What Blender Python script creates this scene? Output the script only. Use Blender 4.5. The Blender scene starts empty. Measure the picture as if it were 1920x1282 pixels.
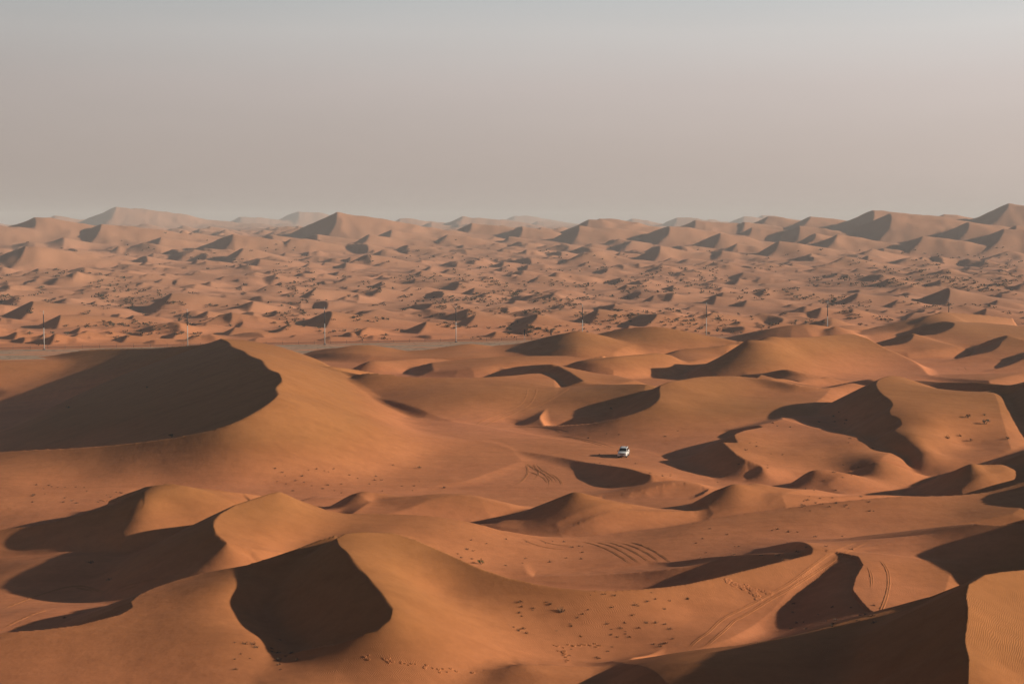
import bpy, bmesh, math, random, time
import numpy as np
from mathutils import Vector, Matrix
T0 = time.time()
random.seed(7); rng = np.random.default_rng(11)
sc = bpy.context.scene
col = sc.collection

# ------------------------------------------------------------------ camera
CAM_H = 50.0                      # the photographer stands on a high dune, 50 m above the road
F = 2800.0                        # focal length in photo pixels (1920 wide)
TH = math.atan(221.0 / F)         # pitch down
CT, ST = math.cos(TH), math.sin(TH)
cam = bpy.data.objects.new('camera', bpy.data.cameras.new('camera'))
col.objects.link(cam)
cam.location = (0, 0, CAM_H)
cam.rotation_euler = (math.pi / 2 - TH, 0, 0)
cam.data.sensor_width = 36.0
cam.data.lens = F / 1920 * 36.0
cam.data.clip_start = 1.0
cam.data.clip_end = 60000
sc.camera = cam

# ------------------------------------------------------------------ sky, sun, exposure
SUN_EL = math.radians(16.3)
SUN_AZ = math.radians(90.0)       # straight from the right of the view
w = bpy.data.worlds.new('World'); sc.world = w; w.use_nodes = True
nt = w.node_tree; nt.nodes.clear()
out = nt.nodes.new('ShaderNodeOutputWorld')
bg = nt.nodes.new('ShaderNodeBackground')
sky = nt.nodes.new('ShaderNodeTexSky'); sky.sky_type = 'NISHITA'; sky.sun_disc = False
sky.sun_elevation = SUN_EL; sky.sun_rotation = SUN_AZ
sky.air_density = 1.0; sky.dust_density = 3.0; sky.ozone_density = 1.0
# desert dust: a warm grey veil that thickens towards the horizon and thins out overhead
tc = nt.nodes.new('ShaderNodeTexCoord')
sep = nt.nodes.new('ShaderNodeSeparateXYZ'); nt.links.new(tc.outputs['Generated'], sep.inputs[0])
rmp = nt.nodes.new('ShaderNodeValToRGB'); nt.links.new(sep.outputs['Z'], rmp.inputs[0])
els = rmp.color_ramp.elements
SKYC = [(0.0, (4.3, 3.5, 3.14)), (0.045, (4.65, 3.9, 3.6)), (0.09, (5.15, 4.5, 4.28)), (0.125, (5.4, 5.15, 5.0)), (0.155, (4.7, 4.9, 4.95)), (0.23, (1.6, 2.0, 2.3)), (0.36, (.40, .62, 1.1)), (0.7, (.12, .26, .62))]
while len(els) < len(SKYC): els.new(0.5)
for e, (p, c) in zip(els, SKYC):
    e.position = p; e.color = (*[x / 6 for x in c], 1)
vm = nt.nodes.new('ShaderNodeVectorMath'); vm.operation = 'SCALE'; vm.inputs[3].default_value = 6.0
nt.links.new(rmp.outputs[0], vm.inputs[0])
side = nt.nodes.new('ShaderNodeMath'); side.operation = 'MULTIPLY_ADD'; side.inputs[1].default_value = 3.1; side.inputs[2].default_value = 5.35   # the dust glows more on the sun's side
nt.links.new(sep.outputs['X'], side.inputs[0]); nt.links.new(side.outputs[0], vm.inputs[3])
mx = nt.nodes.new('ShaderNodeMix'); mx.data_type = 'RGBA'; mx.inputs['Factor'].default_value = 0.92
nt.links.new(sky.outputs[0], mx.inputs['A']); nt.links.new(vm.outputs[0], mx.inputs['B'])
dn = nt.nodes.new('ShaderNodeTexNoise'); dn.inputs['Scale'].default_value = 1.0; dn.inputs['Detail'].default_value = 3       # uneven dust
dm_ = nt.nodes.new('ShaderNodeMapping'); dm_.inputs['Scale'].default_value = (2.2, 2.2, 16.0); nt.links.new(tc.outputs['Generated'], dm_.inputs[0]); nt.links.new(dm_.outputs[0], dn.inputs['Vector'])
dr = nt.nodes.new('ShaderNodeMapRange'); dr.inputs[1].default_value = .3; dr.inputs[2].default_value = .7; dr.inputs[3].default_value = .965; dr.inputs[4].default_value = 1.03; nt.links.new(dn.outputs['Fac'], dr.inputs[0])
dv = nt.nodes.new('ShaderNodeVectorMath'); dv.operation = 'SCALE'; nt.links.new(mx.outputs['Result'], dv.inputs[0]); nt.links.new(dr.outputs[0], dv.inputs[3])
nt.links.new(dv.outputs[0], bg.inputs['Color'])
bg.inputs['Strength'].default_value = 0.1
nt.links.new(bg.outputs[0], out.inputs['Surface'])

sl = bpy.data.lights.new('sun', 'SUN'); sl.energy = 5.0; sl.angle = math.radians(0.6); sl.color = (1.0, 0.87, 0.70)
sun = bpy.data.objects.new('sun', sl); col.objects.link(sun)
sdir = Vector((math.cos(SUN_EL) * math.sin(SUN_AZ), math.cos(SUN_EL) * math.cos(SUN_AZ), math.sin(SUN_EL)))
sun.rotation_euler = sdir.to_track_quat('Z', 'Y').to_euler()
sc.view_settings.view_transform = 'Standard'; sc.view_settings.look = 'None'
sc.view_settings.exposure = 0.25; sc.view_settings.gamma = 1.0
sc.view_settings.use_curve_mapping = False
sc.cycles.max_bounces = 4; sc.cycles.diffuse_bounces = 1; sc.cycles.volume_bounces = 0
sc.cycles.use_denoising = True
HAZE_D = 0.00013; HAZE_C = (.93, .94, .95, 1)

# ------------------------------------------------------------------ helpers: photo pixel + height -> world
def P(px, py, z=None, Y=None, *_):
    if Y == 2: return (float(px), float(py), float(z))   # world coordinates
    if Y == 1: Y = z        # (x, y, distance, 1)
    a = (px - 960) / F; b = (641 - py) / F
    d = (a, CT + b * ST, -ST + b * CT)
    if Y is not None: t = Y / d[1]
    else: t = (z - CAM_H) / d[2]
    return (d[0] * t, d[1] * t, CAM_H + d[2] * t)
def proj(X, Y, Z):
    dp = Y * CT + (CAM_H - Z) * ST
    return 960 + F * X / dp, 641 - F * ((Z - CAM_H) * CT + Y * ST) / dp

# ------------------------------------------------------------------ noise
def vnoise(x, y, seed):
    xi = np.floor(x).astype(np.int64); yi = np.floor(y).astype(np.int64)
    fx = x - xi; fy = y - yi
    fx = fx * fx * fx * (fx * (fx * 6 - 15) + 10); fy = fy * fy * fy * (fy * (fy * 6 - 15) + 10)
    tab = np.random.default_rng(seed).random((256, 256))
    def g(i, j): return tab[i & 255, j & 255]
    return (g(xi, yi) * (1 - fx) + g(xi + 1, yi) * fx) * (1 - fy) + (g(xi, yi + 1) * (1 - fx) + g(xi + 1, yi + 1) * fx) * fy - 0.5
def fbm(x, y, seed, n=4, gain=0.5):
    s = 0; a = 1
    for i in range(n):
        c, d = math.cos(0.6 * i), math.sin(0.6 * i)
        s = s + a * vnoise((x * c - y * d), (x * d + y * c), seed + i); x = x * 2.03; y = y * 2.03; a *= gain
    return s

# ------------------------------------------------------------------ thin plate spline
class TPS:
    def __init__(s, pts, lam=0.0):
        p = np.array(pts, float); s.c = p[:, :2].mean(0); s.s = 50.0
        s.p = (p[:, :2] - s.c) / s.s; n = len(p)
        d2 = ((s.p[:, None] - s.p[None]) ** 2).sum(2)
        K = 0.5 * d2 * np.log(d2 + 1e-12) + lam * np.eye(n)
        A = np.zeros((n + 3, n + 3)); A[:n, :n] = K; A[:n, n] = 1; A[:n, n + 1:] = s.p
        A[n, :n] = 1; A[n + 1:, :n] = s.p.T
        b = np.zeros(n + 3); b[:n] = p[:, 2]
        s.w = np.linalg.solve(A, b); s.n = n
    def __call__(s, x, y):
        x = (x - s.c[0]) / s.s; y = (y - s.c[1]) / s.s
        r = s.w[s.n] + s.w[s.n + 1] * x + s.w[s.n + 2] * y; dm = np.full(x.shape, 1e9)
        for i in range(s.n):
            d2 = (x - s.p[i, 0]) ** 2 + (y - s.p[i, 1]) ** 2
            np.minimum(dm, d2, out=dm)
            r = r + s.w[i] * 0.5 * d2 * np.log(d2 + 1e-12)
        return r, np.sqrt(dm) * s.s

def catmull(P_, step):
    P_ = np.array(P_, float); n = len(P_); out = []
    for i in range(n - 1):
        p0 = P_[max(i - 1, 0)]; p1 = P_[i]; p2 = P_[i + 1]; p3 = P_[min(i + 2, n - 1)]
        L = np.linalg.norm((p2 - p1)[:2]); k = max(1, int(L / step))
        # centripetal parameterisation keeps tight corners from looping
        t0 = 0; t1 = t0 + np.linalg.norm(p1 - p0) ** 0.5 + 1e-3; t2 = t1 + np.linalg.norm(p2 - p1) ** 0.5 + 1e-3; t3 = t2 + np.linalg.norm(p3 - p2) ** 0.5 + 1e-3
        for j in range(k):
            t = t1 + (t2 - t1) * j / k
            A1 = (t1 - t) / (t1 - t0) * p0 + (t - t0) / (t1 - t0) * p1 if i > 0 else p1 + (p2 - p1) * (t - t1) / (t2 - t1)
            A2 = (t2 - t) / (t2 - t1) * p1 + (t - t1) / (t2 - t1) * p2
            A3 = (t3 - t) / (t3 - t2) * p2 + (t - t2) / (t3 - t2) * p3 if i < n - 2 else A2
            B1 = (t2 - t) / (t2 - t0) * A1 + (t - t0) / (t2 - t0) * A2 if i > 0 else A2
            B2 = (t3 - t) / (t3 - t1) * A2 + (t - t1) / (t3 - t1) * A3 if i < n - 2 else A2
            out.append((t2 - t) / (t2 - t1) * B1 + (t - t1) / (t2 - t1) * B2)
    out.append(P_[-1]); return np.array(out)

def lee(x, y, crest, k, ext=(-.6, -.6), el=15, d0=None):
    """angle-of-repose surface falling to the left of the crest line (inf on the right of it)"""
    c = crest
    a = c[0] - c[1] if d0 is None else np.array([*d0, 0.]); a /= np.linalg.norm(a[:2]) + 1e-9; e0 = c[0] + np.array([a[0] * el, a[1] * el, -el * ext[0]])
    b = c[-1] - c[-2]; b /= np.linalg.norm(b[:2]) + 1e-9; e1 = c[-1] + np.array([b[0] * el, b[1] * el, -el * ext[1]])
    c = np.vstack([e0, c, e1])
    best = np.full(x.shape, 1e18); side = np.zeros(x.shape); S = np.full(x.shape, -1e9); Rz = S.copy(); isr = np.zeros(x.shape, bool)
    for i in range(len(c) - 1):
        p, q = c[i], c[i + 1]; d = q - p; L2 = d[0] ** 2 + d[1] ** 2
        rx = x - p[0]; ry = y - p[1]
        t = np.clip((rx * d[0] + ry * d[1]) / L2, 0, 1)
        ex = rx - t * d[0]; ey = ry - t * d[1]; dd = ex * ex + ey * ey
        cr = d[0] * ry - d[1] * rx
        # at shared vertices prefer the segment the point is more squarely off
        better = dd < best - 1e-9; tie = (np.abs(dd - best) <= 1e-9) & (np.abs(cr) / math.sqrt(L2) > np.abs(side))
        m = better | tie
        side = np.where(m, cr / math.sqrt(L2), side); best = np.where(better, dd, best)
        kk = k if not isinstance(k, tuple) else k[0] + (k[1] - k[0]) * i / len(c)
        z = p[2] + t * d[2] - kk * np.sqrt(dd)
        if i == 0 or i == len(c) - 2: Rz = np.where(better, z, Rz); isr = np.where(better, True, isr)
        else: np.maximum(S, z, out=S); isr = np.where(better, False, isr)
    S = np.where(isr, np.maximum(S, Rz), S)
    return np.where(side > 0, S, 1e9), np.sqrt(best) * np.sign(side)

def smax(a, b, k):
    q = np.maximum(k * 2.2 - np.abs(a - b), 0) / (k * 2.2)
    return np.maximum(a, b) + q * q * k * .55
# ------------------------------------------------------------------ the dunes
# every dune: c = crest line (lee side on the left of the direction of travel), w = points of its windward body,
# k = steepness of its lee side.  Points are (photo x, photo y, height) and become world points through P().
DUNES = [
 # --- nearest row
 dict(n='front_left', k=.42, ext=(-.6, .35), el=25, c=[(-120,1200,6),(0,1187,7),(150,1172,7.3),(225,1152,7.6),(248,1137,7.8),(244,1126,7.9),(290,1100,8),(380,1075,8.6),(460,1060,9.6),(510,1045,10.4),(560,1028,11.1),(605,1010,11.9)],
      w=[(445,1150,7.7),(445,1100,8.9),(470,1190,7.6),(330,1140,8),(300,1200,7.4),(150,1230,6.6),(-50,1270,6),(300,1282,6.2),(100,1340,5.6),(500,1260,6.6),(600,1290,6.4),(520,1150,5.8),(560,1190,5.2),(600,1130,5.2),(620,1220,5),(560,1090,6.6)], R=25),
 dict(n='front_mid', k=.62, c=[(500,1243,5.8),(540,1227,6.9),(640,1205,8.6),(705,1181,9.8),(730,1160,10.5),(735,1140,11),(718,1113,11.5),(690,1078,12),(655,1038,12.6),(632,1010,12.9),(650,999,13.2),(680,996,13.1),(741,996,12.6),(830,1031,10.9),(905,1065,9.8),(1000,1092,8.9),(1100,1105,8.3),(1200,1103,8),(1290,1093,8),(1380,1072,8.3),(1450,1055,8.5),(1520,1038,8.6)],
      w=[(900,1180,6.6),(830,1110,8.2),(760,1060,10.6),(780,1150,8.6),(850,1210,6),(950,1215,5.5),(1040,1238,4.8),(1000,1150,6.6),(1150,1180,5.4),(1300,1150,5.8),(1200,1230,4.6),(1100,1130,6.8),(1400,1120,6.4),(760,1240,142,1),(640,1262,140.5,1),(540,1290,137,1),(900,1290,5.2),(700,1300,136,1),(1350,1190,5.4),(760,1195,7.4)], R=25),
 dict(n='front_low', k=.3, c=[(1600,1262,7.5),(1400,1262,6.4),(1280,1250,6),(1100,1250,6.1),(1020,1248,6.6),(975,1247,7),(900,1262,6.3),(840,1282,5.6)][::-1],
      w=[(1000,1282,6.4),(1100,1300,6),(900,1320,5.6),(1250,1290,6.6),(1300,1340,6),(800,1340,5)], R=20),
 dict(n='front_right_body', k=.42, c=[(1180,1238,6),(1280,1222,8.2),(1380,1211,9.2),(1450,1200,9.7),(1513,1187,10),(1580,1167,10.4),(1640,1150,10.9),(1746,1118,12),(1813,1092,13.5)],
      w=[(1300,1245,9.6),(1400,1235,10),(1500,1215,10.2),(1600,1210,10.4),(1500,1300,9.4),(1300,1300,9),(1700,1250,10),(1650,1330,9)], R=14),
 dict(n='front_right', k=.62, c=[(1800,1420,10),(1812,1340,12.5),(1812,1282,14),(1816,1235,15),(1809,1200,15.5),(1816,1150,16.5),(1813,1118,16.8),(1820,1094,17),(1850,1075,17.1),(1920,1067,16.6),(2000,1064,15.4),(2150,1070,13.6),(2300,1085,11.5)],
      w=[(1870,1100,16),(1870,1180,14.9),(1900,1260,13.4),(1860,1340,12.3),(2000,1150,14.2),(2100,1250,12),(2200,1120,12),(2100,1340,11)], R=18),
 dict(n='rubble_bowl', k=.35, soft=.5, c=[(1660,1172,7.2),(1637,1152,7.4),(1615,1130,7.7),(1597,1105,8.1),(1605,1080,8.4),(1618,1058,8.7),(1608,1043,8.7),(1570,1036,8.5),(1500,1040,8)],
      w=[(1680,1080,8),(1740,1130,7.4),(1650,1120,7.8),(1700,1050,8.2),(1760,1060,8)], R=14),
 # --- second row
 dict(n='ridge_tracks', k=.25, c=[(1000,1083,2.2),(1150,1076,3),(1280,1062,4.6),(1380,1050,5.4),(1480,1033,6.6),(1563,1018,7.6),(1613,1013,8),(1680,1007,8.4),(1747,1001,8.8),(1813,984,10),(1832,981,10.3),(1870,984,10.6),(1920,980,11.2),(2000,976,12)],
      w=[(1280,1075,4),(1400,1066,4.8),(1560,1040,7.4),(1640,1035,8),(1740,1050,7.8),(1850,1050,8.4),(1920,1040,9),(1950,1080,8),(1800,1010,9.2),(1910,992,10.9)], R=18),
 dict(n='mound_g', k=.5, d0=(.5, -1), c=[(545,1040,5.4),(515,1036,6.3),(470,1031,7.4),(425,1019,8.4),(402,1000,9),(398,984,9.4),(411,962,9.7),(440,945,10),(480,932,10.3),(505,925,10.4),(526,920,10.5),(567,942,222,1),(600,953,222,1),(640,962,222,1),(690,962,222.5,1),(753,963,223,1),(807,966,223,1),(853,972,223,1),(893,980,223,1),(940,992,223.5,1),(1007,1003,224,1),(1073,1008,225,1),(1140,1006,226,1),(1207,998,228,1),(1280,985,229,1),(1350,971,232,1),(1463,953,235,1),(1580,938,237,1),(1680,930,239,1),(1781,928,241,1),(1854,921,243,1),(1912,905,245,1),(1990,880,248,1)],
      w=[(520,980,209,1),(600,1000,210,1),(480,1005,201,1),(560,1015,206,1),(430,980,204,1),(640,1030,199,1),(580,1040,199,1),(700,1005,203,1),(760,1030,203,1),(900,1040,208,1),(1050,1070,205,1),(1200,1050,2.6),(1350,1020,3.2),(1500,990,4.2),(1650,970,4.8),(1780,960,5.2),(1880,960,6),(1300,1000,3.6),(1000,1030,2.9),(1600,1000,4)], R=18),
 dict(n='mound_h', k=.34, c=[(175,990,2.6),(233,977,5),(255,961,6.2),(273,944,7.2),(274,931,7.9),(270,921,8.2),(290,911,8.7),(317,906,9),(347,909,8.8),(377,925,7.6),(400,935,6.8),(430,945,6),(470,950,5)],
      w=[(330,950,6.4),(380,960,4.8),(300,972,4),(430,962,4),(250,990,1.6),(350,985,2.6)], R=14),
 dict(n='ridge_h_tail', k=.3, c=[(-80,1003,1.6),(0,993,2.2),(60,985,3),(130,970,4.3),(200,953,5.8),(240,938,6.8),(270,921,7.9)],
      w=[(60,1005,1.1),(130,1000,1.4),(200,978,3),(180,1020,1),(0,1020,.9)], R=12),
 # --- small dunes between the big dune and the front
 dict(n='stripe_1', k=.4, c=[(640,950,1),(655,938,2.2),(668,926,3.8),(683,920,4.8),(720,925,4.2),(757,930,3.8),(807,929,3.8),(880,930,3.6),(910,938,2.6),(940,947,1.4)],
      w=[(760,945,2),(860,945,1.9),(700,940,2.7)], R=10),
 dict(n='stripe_0', k=.4, c=[(560,940,1.4),(500,944,1),(420,950,1)][::-1], w=[(500,952,.6)], R=8),
 dict(n='stripe_2', k=.45, c=[(880,984,1),(900,982,1.8),(930,979,2.4),(975,961,3.4),(1023,943,4.8),(1055,931,6),(1077,921,6.8),(1090,922,6.8),(1130,935,5.6),(1180,945,4.4),(1260,957,2.6),(1320,962,1.5)],
      w=[(1090,950,4.2),(1040,972,2.4),(1140,962,2.4),(980,985,1.4),(1230,968,1.4)], R=12),
 dict(n='stripe_3', k=.4, c=[(1030,1003,1.6),(1070,992,2.6),(1107,974,3.8),(1153,963,4.2),(1207,960,4.2),(1280,958,3.9),(1380,957,3.4)],
      w=[(1200,985,2.6),(1120,995,2),(1300,975,2.8),(1380,965,2.6)], R=12),
 dict(n='mound_mid_r', k=.45, c=[(1290,953,1.2),(1310,943,2.8),(1330,926,5),(1350,915,6.4),(1378,905,7.2),(1400,909,6.6),(1415,905,6.5),(1450,913,5.4),(1500,921,3.8),(1560,928,2)],
      w=[(1370,935,4.4),(1430,940,3.2),(1350,952,2.2),(1500,938,2)], R=12),
 dict(n='small_mid_r', k=.5, c=[(1375,962,1.6),(1400,953,2.6),(1440,938,4.2),(1463,931,5),(1500,937,4.2),(1560,940,3)],
      w=[(1480,950,2.8),(1540,950,2)], R=10),
 dict(n='small_mid_l', k=.45, c=[(1255,958,.8),(1290,945,1.2),(1330,917,2.6),(1310,908,3.2),(1270,905,3.4),(1180,925,2),(1130,930,1.4)],
      w=[(1340,915,2)], R=8),
 # --- the car valley
 dict(n='long_ridge_m', k=(.6,.1), c=[(1330,917,1.1),(1281,904,2.2),(1223,890,3.5),(1173,877,3.4),(1107,867,2.1),(1040,856,1.5),(973,847,1.3),(907,833,1.2),(853,820,1.3),(800,808,1.5),(740,795,1.8)],
      w=[(1250,885,2.2),(1170,861,1.5),(1200,850,1.4),(1100,850,1.5),(1000,825,1.2),(900,805,1.1),(800,785,1.4),(1300,880,1.4)], R=12),
 dict(n='crescent_n', k=.5, mg=5, c=[(1020,797,1.4),(1045,797,1.8),(1107,793,3.1),(1157,783,4.6),(1207,768,6),(1232,754,7.2),(1239,743,7.8),(1236,730,8.4),(1238,722,8.9),(1254,715,9.4),(1280,711,9.2),(1313,706,9),(1380,705,8.1),(1420,708,7.3)],
      w=[(1300,760,6),(1350,740,6.2),(1420,740,5.4),(1400,790,4),(1300,810,3),(1250,840,1.7),(1150,830,1.4),(1350,830,2.4),(1480,760,5),(1520,730,6),(1060,815,1.2),(1350,860,1.6)], R=22),
 dict(n='apron_n', c=[], k=1, w=[(1000,735,4),(960,735,3.5),(1035,785,1.5),(1060,765,2.6),(1100,745,4.3),(1150,732,5.6),(1200,722,6.8),(1000,770,2.2),(955,780,1.2),(1000,788,1.1),(930,770,1.5),(1100,780,2),(1150,765,3.2),(1195,745,5.2),(1120,722,5)], R=10),
 dict(n='mid_n2', k=.22, c=[(1430,700,4),(1475,692,6.4),(1500,699,5.8),(1540,708,4.6)], w=[(1500,712,4.6),(1460,706,4)], R=12),
 dict(n='mid_n3', k=.3, soft=.6, c=[(1540,730,6),(1500,722,7),(1450,712,7.6)][::-1]+[(1600,726,5.5)][:0], w=[(1560,715,7.4),(1600,722,6.5),(1520,708,8)], R=10),
 dict(n='tongue_r', k=.5, c=[(1560,893,1.6),(1480,882,2.6),(1432,878,3.4),(1424,871,3.8),(1400,862,4.4),(1380,850,5),(1366,838,5.4),(1355,829,5.6),(1368,829,5.6),(1384,829,5.6),(1378,820,6),(1376,815,6.2),(1400,806,5.8),(1430,800,5.4)],
      w=[(1450,835,4.8),(1500,850,4.2),(1520,825,5),(1440,860,3.8),(1540,870,3),(1540,808,5.5),(1583,827,5.3),(1620,832,5.2),(1635,860,4.4),(1560,850,4.2),(1600,880,2.6),(1590,892,1.6),(1470,790,5.6),(1660,845,4.4)], R=14),
 dict(n='mound_s', k=.5, c=[(1470,914,1),(1490,903,2.6),(1508,890,4),(1523,880,5),(1545,879,5),(1580,889,3.6),(1630,903,1.6)],
      w=[(1540,905,2.6),(1480,920,.9),(1600,908,1.4)], R=10),
 dict(n='mound_t', k=.5, c=[(1584,889,1.4),(1600,884,2.6),(1620,877,4),(1637,864,5.4),(1660,866,5.2),(1700,880,3.8),(1760,896,2)],
      w=[(1680,893,2.6),(1630,900,1.4),(1740,904,1.4)], R=10),
 dict(n='wavy_p', k=.55, c=[(1680,882,1.2),(1703,873,2.6),(1717,860,4.2),(1716,845,5.2),(1700,826,6.6),(1680,813,7.2),(1674,808,7.4),(1690,796,8.2),(1686,786,8.8),(1668,778,9.2),(1665,771,9.6),(1672,760,10.2),(1667,748,10.8),(1650,733,11.4),(1643,723,11.8),(1647,712,12.2),(1664,705,12.4),(1690,706,11.6),(1740,722,9.4),(1800,740,8)],
      w=[(1720,750,10.4),(1750,790,8.6),(1760,820,6.4),(1760,850,4.4),(1820,790,8),(1840,757,9.4),(1800,830,5),(1850,805,6.8),(1800,870,3.4),(1750,885,2),(1850,735,10),(1700,770,9.8),(1880,840,5),(1830,860,4)], R=20),
 dict(n='right_q', k=.5, c=[(1960,850,3),(1975,825,5.5),(1985,795,8),(1975,765,10),(1950,738,11.4),(1928,722,12)],
      w=[(2050,800,8),(2100,750,9),(1970,715,12)], R=20),
 dict(n='ridge_q2', k=.3, c=[(1640,712,7),(1700,712,7.4),(1760,716,8.6),(1850,717,10.4),(1920,717,12)], w=[(1860,735,8.5),(1780,735,7.5),(1700,725,7)], R=12),
 dict(n='dune_u', k=.5, c=[(1690,925,1.2),(1742,912,3),(1790,893,5.4),(1815,878,7),(1822,872,7.6),(1818,868,7.8),(1845,871,7.2),(1880,870,7)],
      w=[(1850,885,6),(1800,908,3.6),(1900,880,6)], R=12),
 dict(n='right_v', k=.4, c=[(2000,950,5),(2010,910,6.6),(2000,870,8),(1970,845,9),(1948,841,8.8),(1938,839,285,1),(1925,840,300,1),(1912,842,315,1)],
      w=[(2100,900,7),(2100,850,10)], R=20),
 dict(n='right_far_edge', k=.6, c=[(79,160,12.5,2),(77,175,14.5,2),(75,187,15.2,2),(76,196,13,2),(79,204,10.5,2)],
      w=[(100,165,11,2),(104,187,12.5,2),(102,202,9,2)], R=25),
 dict(n='right_edge_two', k=.6, c=[(93,220,8,2),(90.5,230,10,2),(92,241,10.2,2),(98,249,7.5,2)],
      w=[(112,225,7,2),(114,245,9,2)], R=25),
 # --- the big dune
 dict(n='big_dune', k=.36, c=[(-300,865,1.5),(-120,853,2.8),(0,847,4),(150,838,5.6),(330,820,8.3),(430,795,10.8),(500,760,13.2),(522,738,14.3),(528,715,15),(520,697,15.3),(490,675,15.3),(452,656,14.6),(432,645,13.7),(419,635,12.7),(463,638,12.4),(505,645,11.4),(547,658,10.5),(588,678,8)],
      w=[(600,710,9.8),(588,727,10.6),(672,767,6.6),(740,795,3),(560,695,12.6),(660,735,5),(720,760,2.6),(540,800,8.4),(450,850,5.8),(600,850,4.2),(700,880,1.6),(800,860,1.3),(300,880,3.6),(150,890,2.6),(0,900,2.4),(500,910,1.9),(250,930,1.5),(0,945,1.4),(650,800,6),(850,900,.9),(-150,880,2),(480,660,14),(545,735,13.2),(300,935,.8),(100,955,.8),(450,935,.8),(700,925,.6),(550,935,.8),(853,823,2.0),(930,842,1.4),(900,880,.8),(950,865,.9),(760,805,3)], mg=3, R=28),
 dict(n='big_dune_back', k=.27, c=[(-60,700,540,1),(0,690,550,1),(70,672,560,1),(150,657,555,1),(230,653,545,1),(300,652,530,1),(360,647,510,1),(400,640,492,1)],
      w=[(-112,500,2,2),(-130,510,-1.5,2),(-150,515,-5.5,2),(-175,520,-8,2),(-101,486,6,2)], R=18),
 # --- beyond the car valley
 dict(n='slope_x5', k=.3, c=[(620,690,7),(680,700,6.9),(780,706,6.4),(884,708,5.8),(957,704,5.2),(997,700,4.8),(1030,700,4)],
      w=[(650,715,4.2),(750,750,3.4),(850,790,1.2),(950,770,2.2),(1000,735,4.4),(700,740,3),(900,740,4.6),(1030,770,1.6)], R=16),
 dict(n='diamond', k=.5, c=[(1095,714,424,1),(1085,708,432,1),(1068,697,445,1),(1049,686,458,1)],
      w=[(1130,714,432,1),(1150,704,447,1),(1100,697,452,1),(1120,722,420,1),(1180,712,436,1)], R=12),
 dict(n='ridge_x6', k=.13, c=[(1100,674,3.4),(1078,675,3.6),(1009,676,4),(961,680,4),(884,689,3.4),(822,693,2.4)],
      w=[(1000,668,4.4),(900,675,4.2),(1060,668,4),(820,680,3.4)], R=12),
 dict(n='small_x4', k=.5, c=[(660,694,.8),(676,689,1.6),(680,684,2.6),(688,678,3.4),(720,676,3.2),(780,672,3),(820,672,2.2),(900,682,.8)],
      w=[(740,688,1.8),(820,690,.6)], R=10),
 dict(n='rise_x3', k=.2, c=[(560,668,.3),(600,655,2.6),(640,651,3.8),(673,646,4.6),(707,648,4.2),(743,657,2.4),(800,655,2.6),(850,648,3.6),(885,644,4.2),(920,648,3.4),(960,650,3.4),(1000,646,4.8),(1030,636,7),(1060,625,9.2),(1083,620,10),(1110,627,8.8),(1140,636,7),(1180,645,5)],
      w=[(700,665,2.2),(880,665,2.2),(1080,650,6),(1000,665,2.6),(1140,660,4)], R=14),
 dict(n='rise_x2', k=.2, c=[(1080,640,3),(1110,629,6),(1180,615,9.6),(1220,612,10.4),(1260,616,9.6),(1300,630,7),(1330,638,5.4),(1380,642,4.6)],
      w=[(1200,640,5.6),(1280,650,3.6),(1150,655,3.6)], R=14),
 dict(n='rise_x7', k=.3, c=[(1180,690,.8),(1220,672,2.4),(1262,661,4.2),(1275,655,5),(1350,648,6),(1380,645,5)], w=[(1300,670,3.4),(1250,690,1.6),(1350,665,3.4)], R=12),
 dict(n='rise_x8', k=.2, c=[(1070,684,3),(1085,676,5),(1150,668,6.4),(1200,664,6.4),(1250,664,5.6),(1300,690,1)], w=[(1150,690,3.4),(1220,690,2.6)], R=12),
 dict(n='dome_o', k=.52, c=[(1285,694,.2),(1323,688,1.6),(1360,673,4.6),(1387,658,7.8),(1399,646,10.6),(1398,637,12),(1440,631,12.2),(1480,632,11.4),(1540,629,10.4),(1600,626,9.6),(1620,632,8.8),(1655,650,6.6),(1700,670,4),(1745,705,.6)],
      w=[(1500,660,7.4),(1600,660,5.8),(1400,680,4),(1500,695,2),(1620,700,1),(1350,700,1),(1680,695,1.2)], R=16),
 dict(n='back_o', k=.4, c=[(1330,643,.2),(1400,636,1),(1480,630,2.4),(1520,625,4),(1550,617,6),(1567,611,7.2),(1600,622,4.6),(1630,632,2)],
      w=[(1580,628,4),(1540,640,1)], R=14),
 dict(n='back_o2', k=.3, c=[(1380,630,1.6),(1440,618,5),(1500,609,7.4),(1530,615,5.4),(1570,613,4)], w=[(1520,625,3)], R=12),
 # --- the group at the right edge
 dict(n='right_w1_tail', k=.4, c=[(1597,623,650,1),(1650,611,655,1),(1700,600,658,1),(1740,591,662,1),(1760,587,663,1)],
      w=[(1640,625,635,1),(1680,621,640,1),(1700,612,645,1),(1600,632,630,1)], R=14),
 dict(n='right_w1', k=.5, c=[(1712,626,632,1),(1716,618,640,1),(1721,606,646,1),(1738,593,653,1),(1765,587,662,1)],
      w=[(1790,600,648,1),(1762,612,632,1),(1820,611,645,1),(1745,625,622,1)], R=14),
 dict(n='right_w2', k=.5, c=[(1700,632,596,1),(1717,629,600,1),(1750,627,602,1),(1778,618,609,1),(1790,610,617,1),(1788,605,625,1),(1775,603,632,1)],
      w=[(1850,606,634,1),(1920,612,630,1),(1800,640,590,1),(1870,640,588,1),(1745,642,586,1),(1920,645,585,1),(1850,622,608,1)], R=14),
 dict(n='right_w3', k=.5, c=[(1640,649,566,1),(1663,648,569,1),(1695,643,574,1),(1710,635,582,1),(1714,627,592,1)],
      w=[(1740,636,585,1),(1790,650,570,1),(1740,654,564,1),(1700,660,560,1)], R=12),
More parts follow.
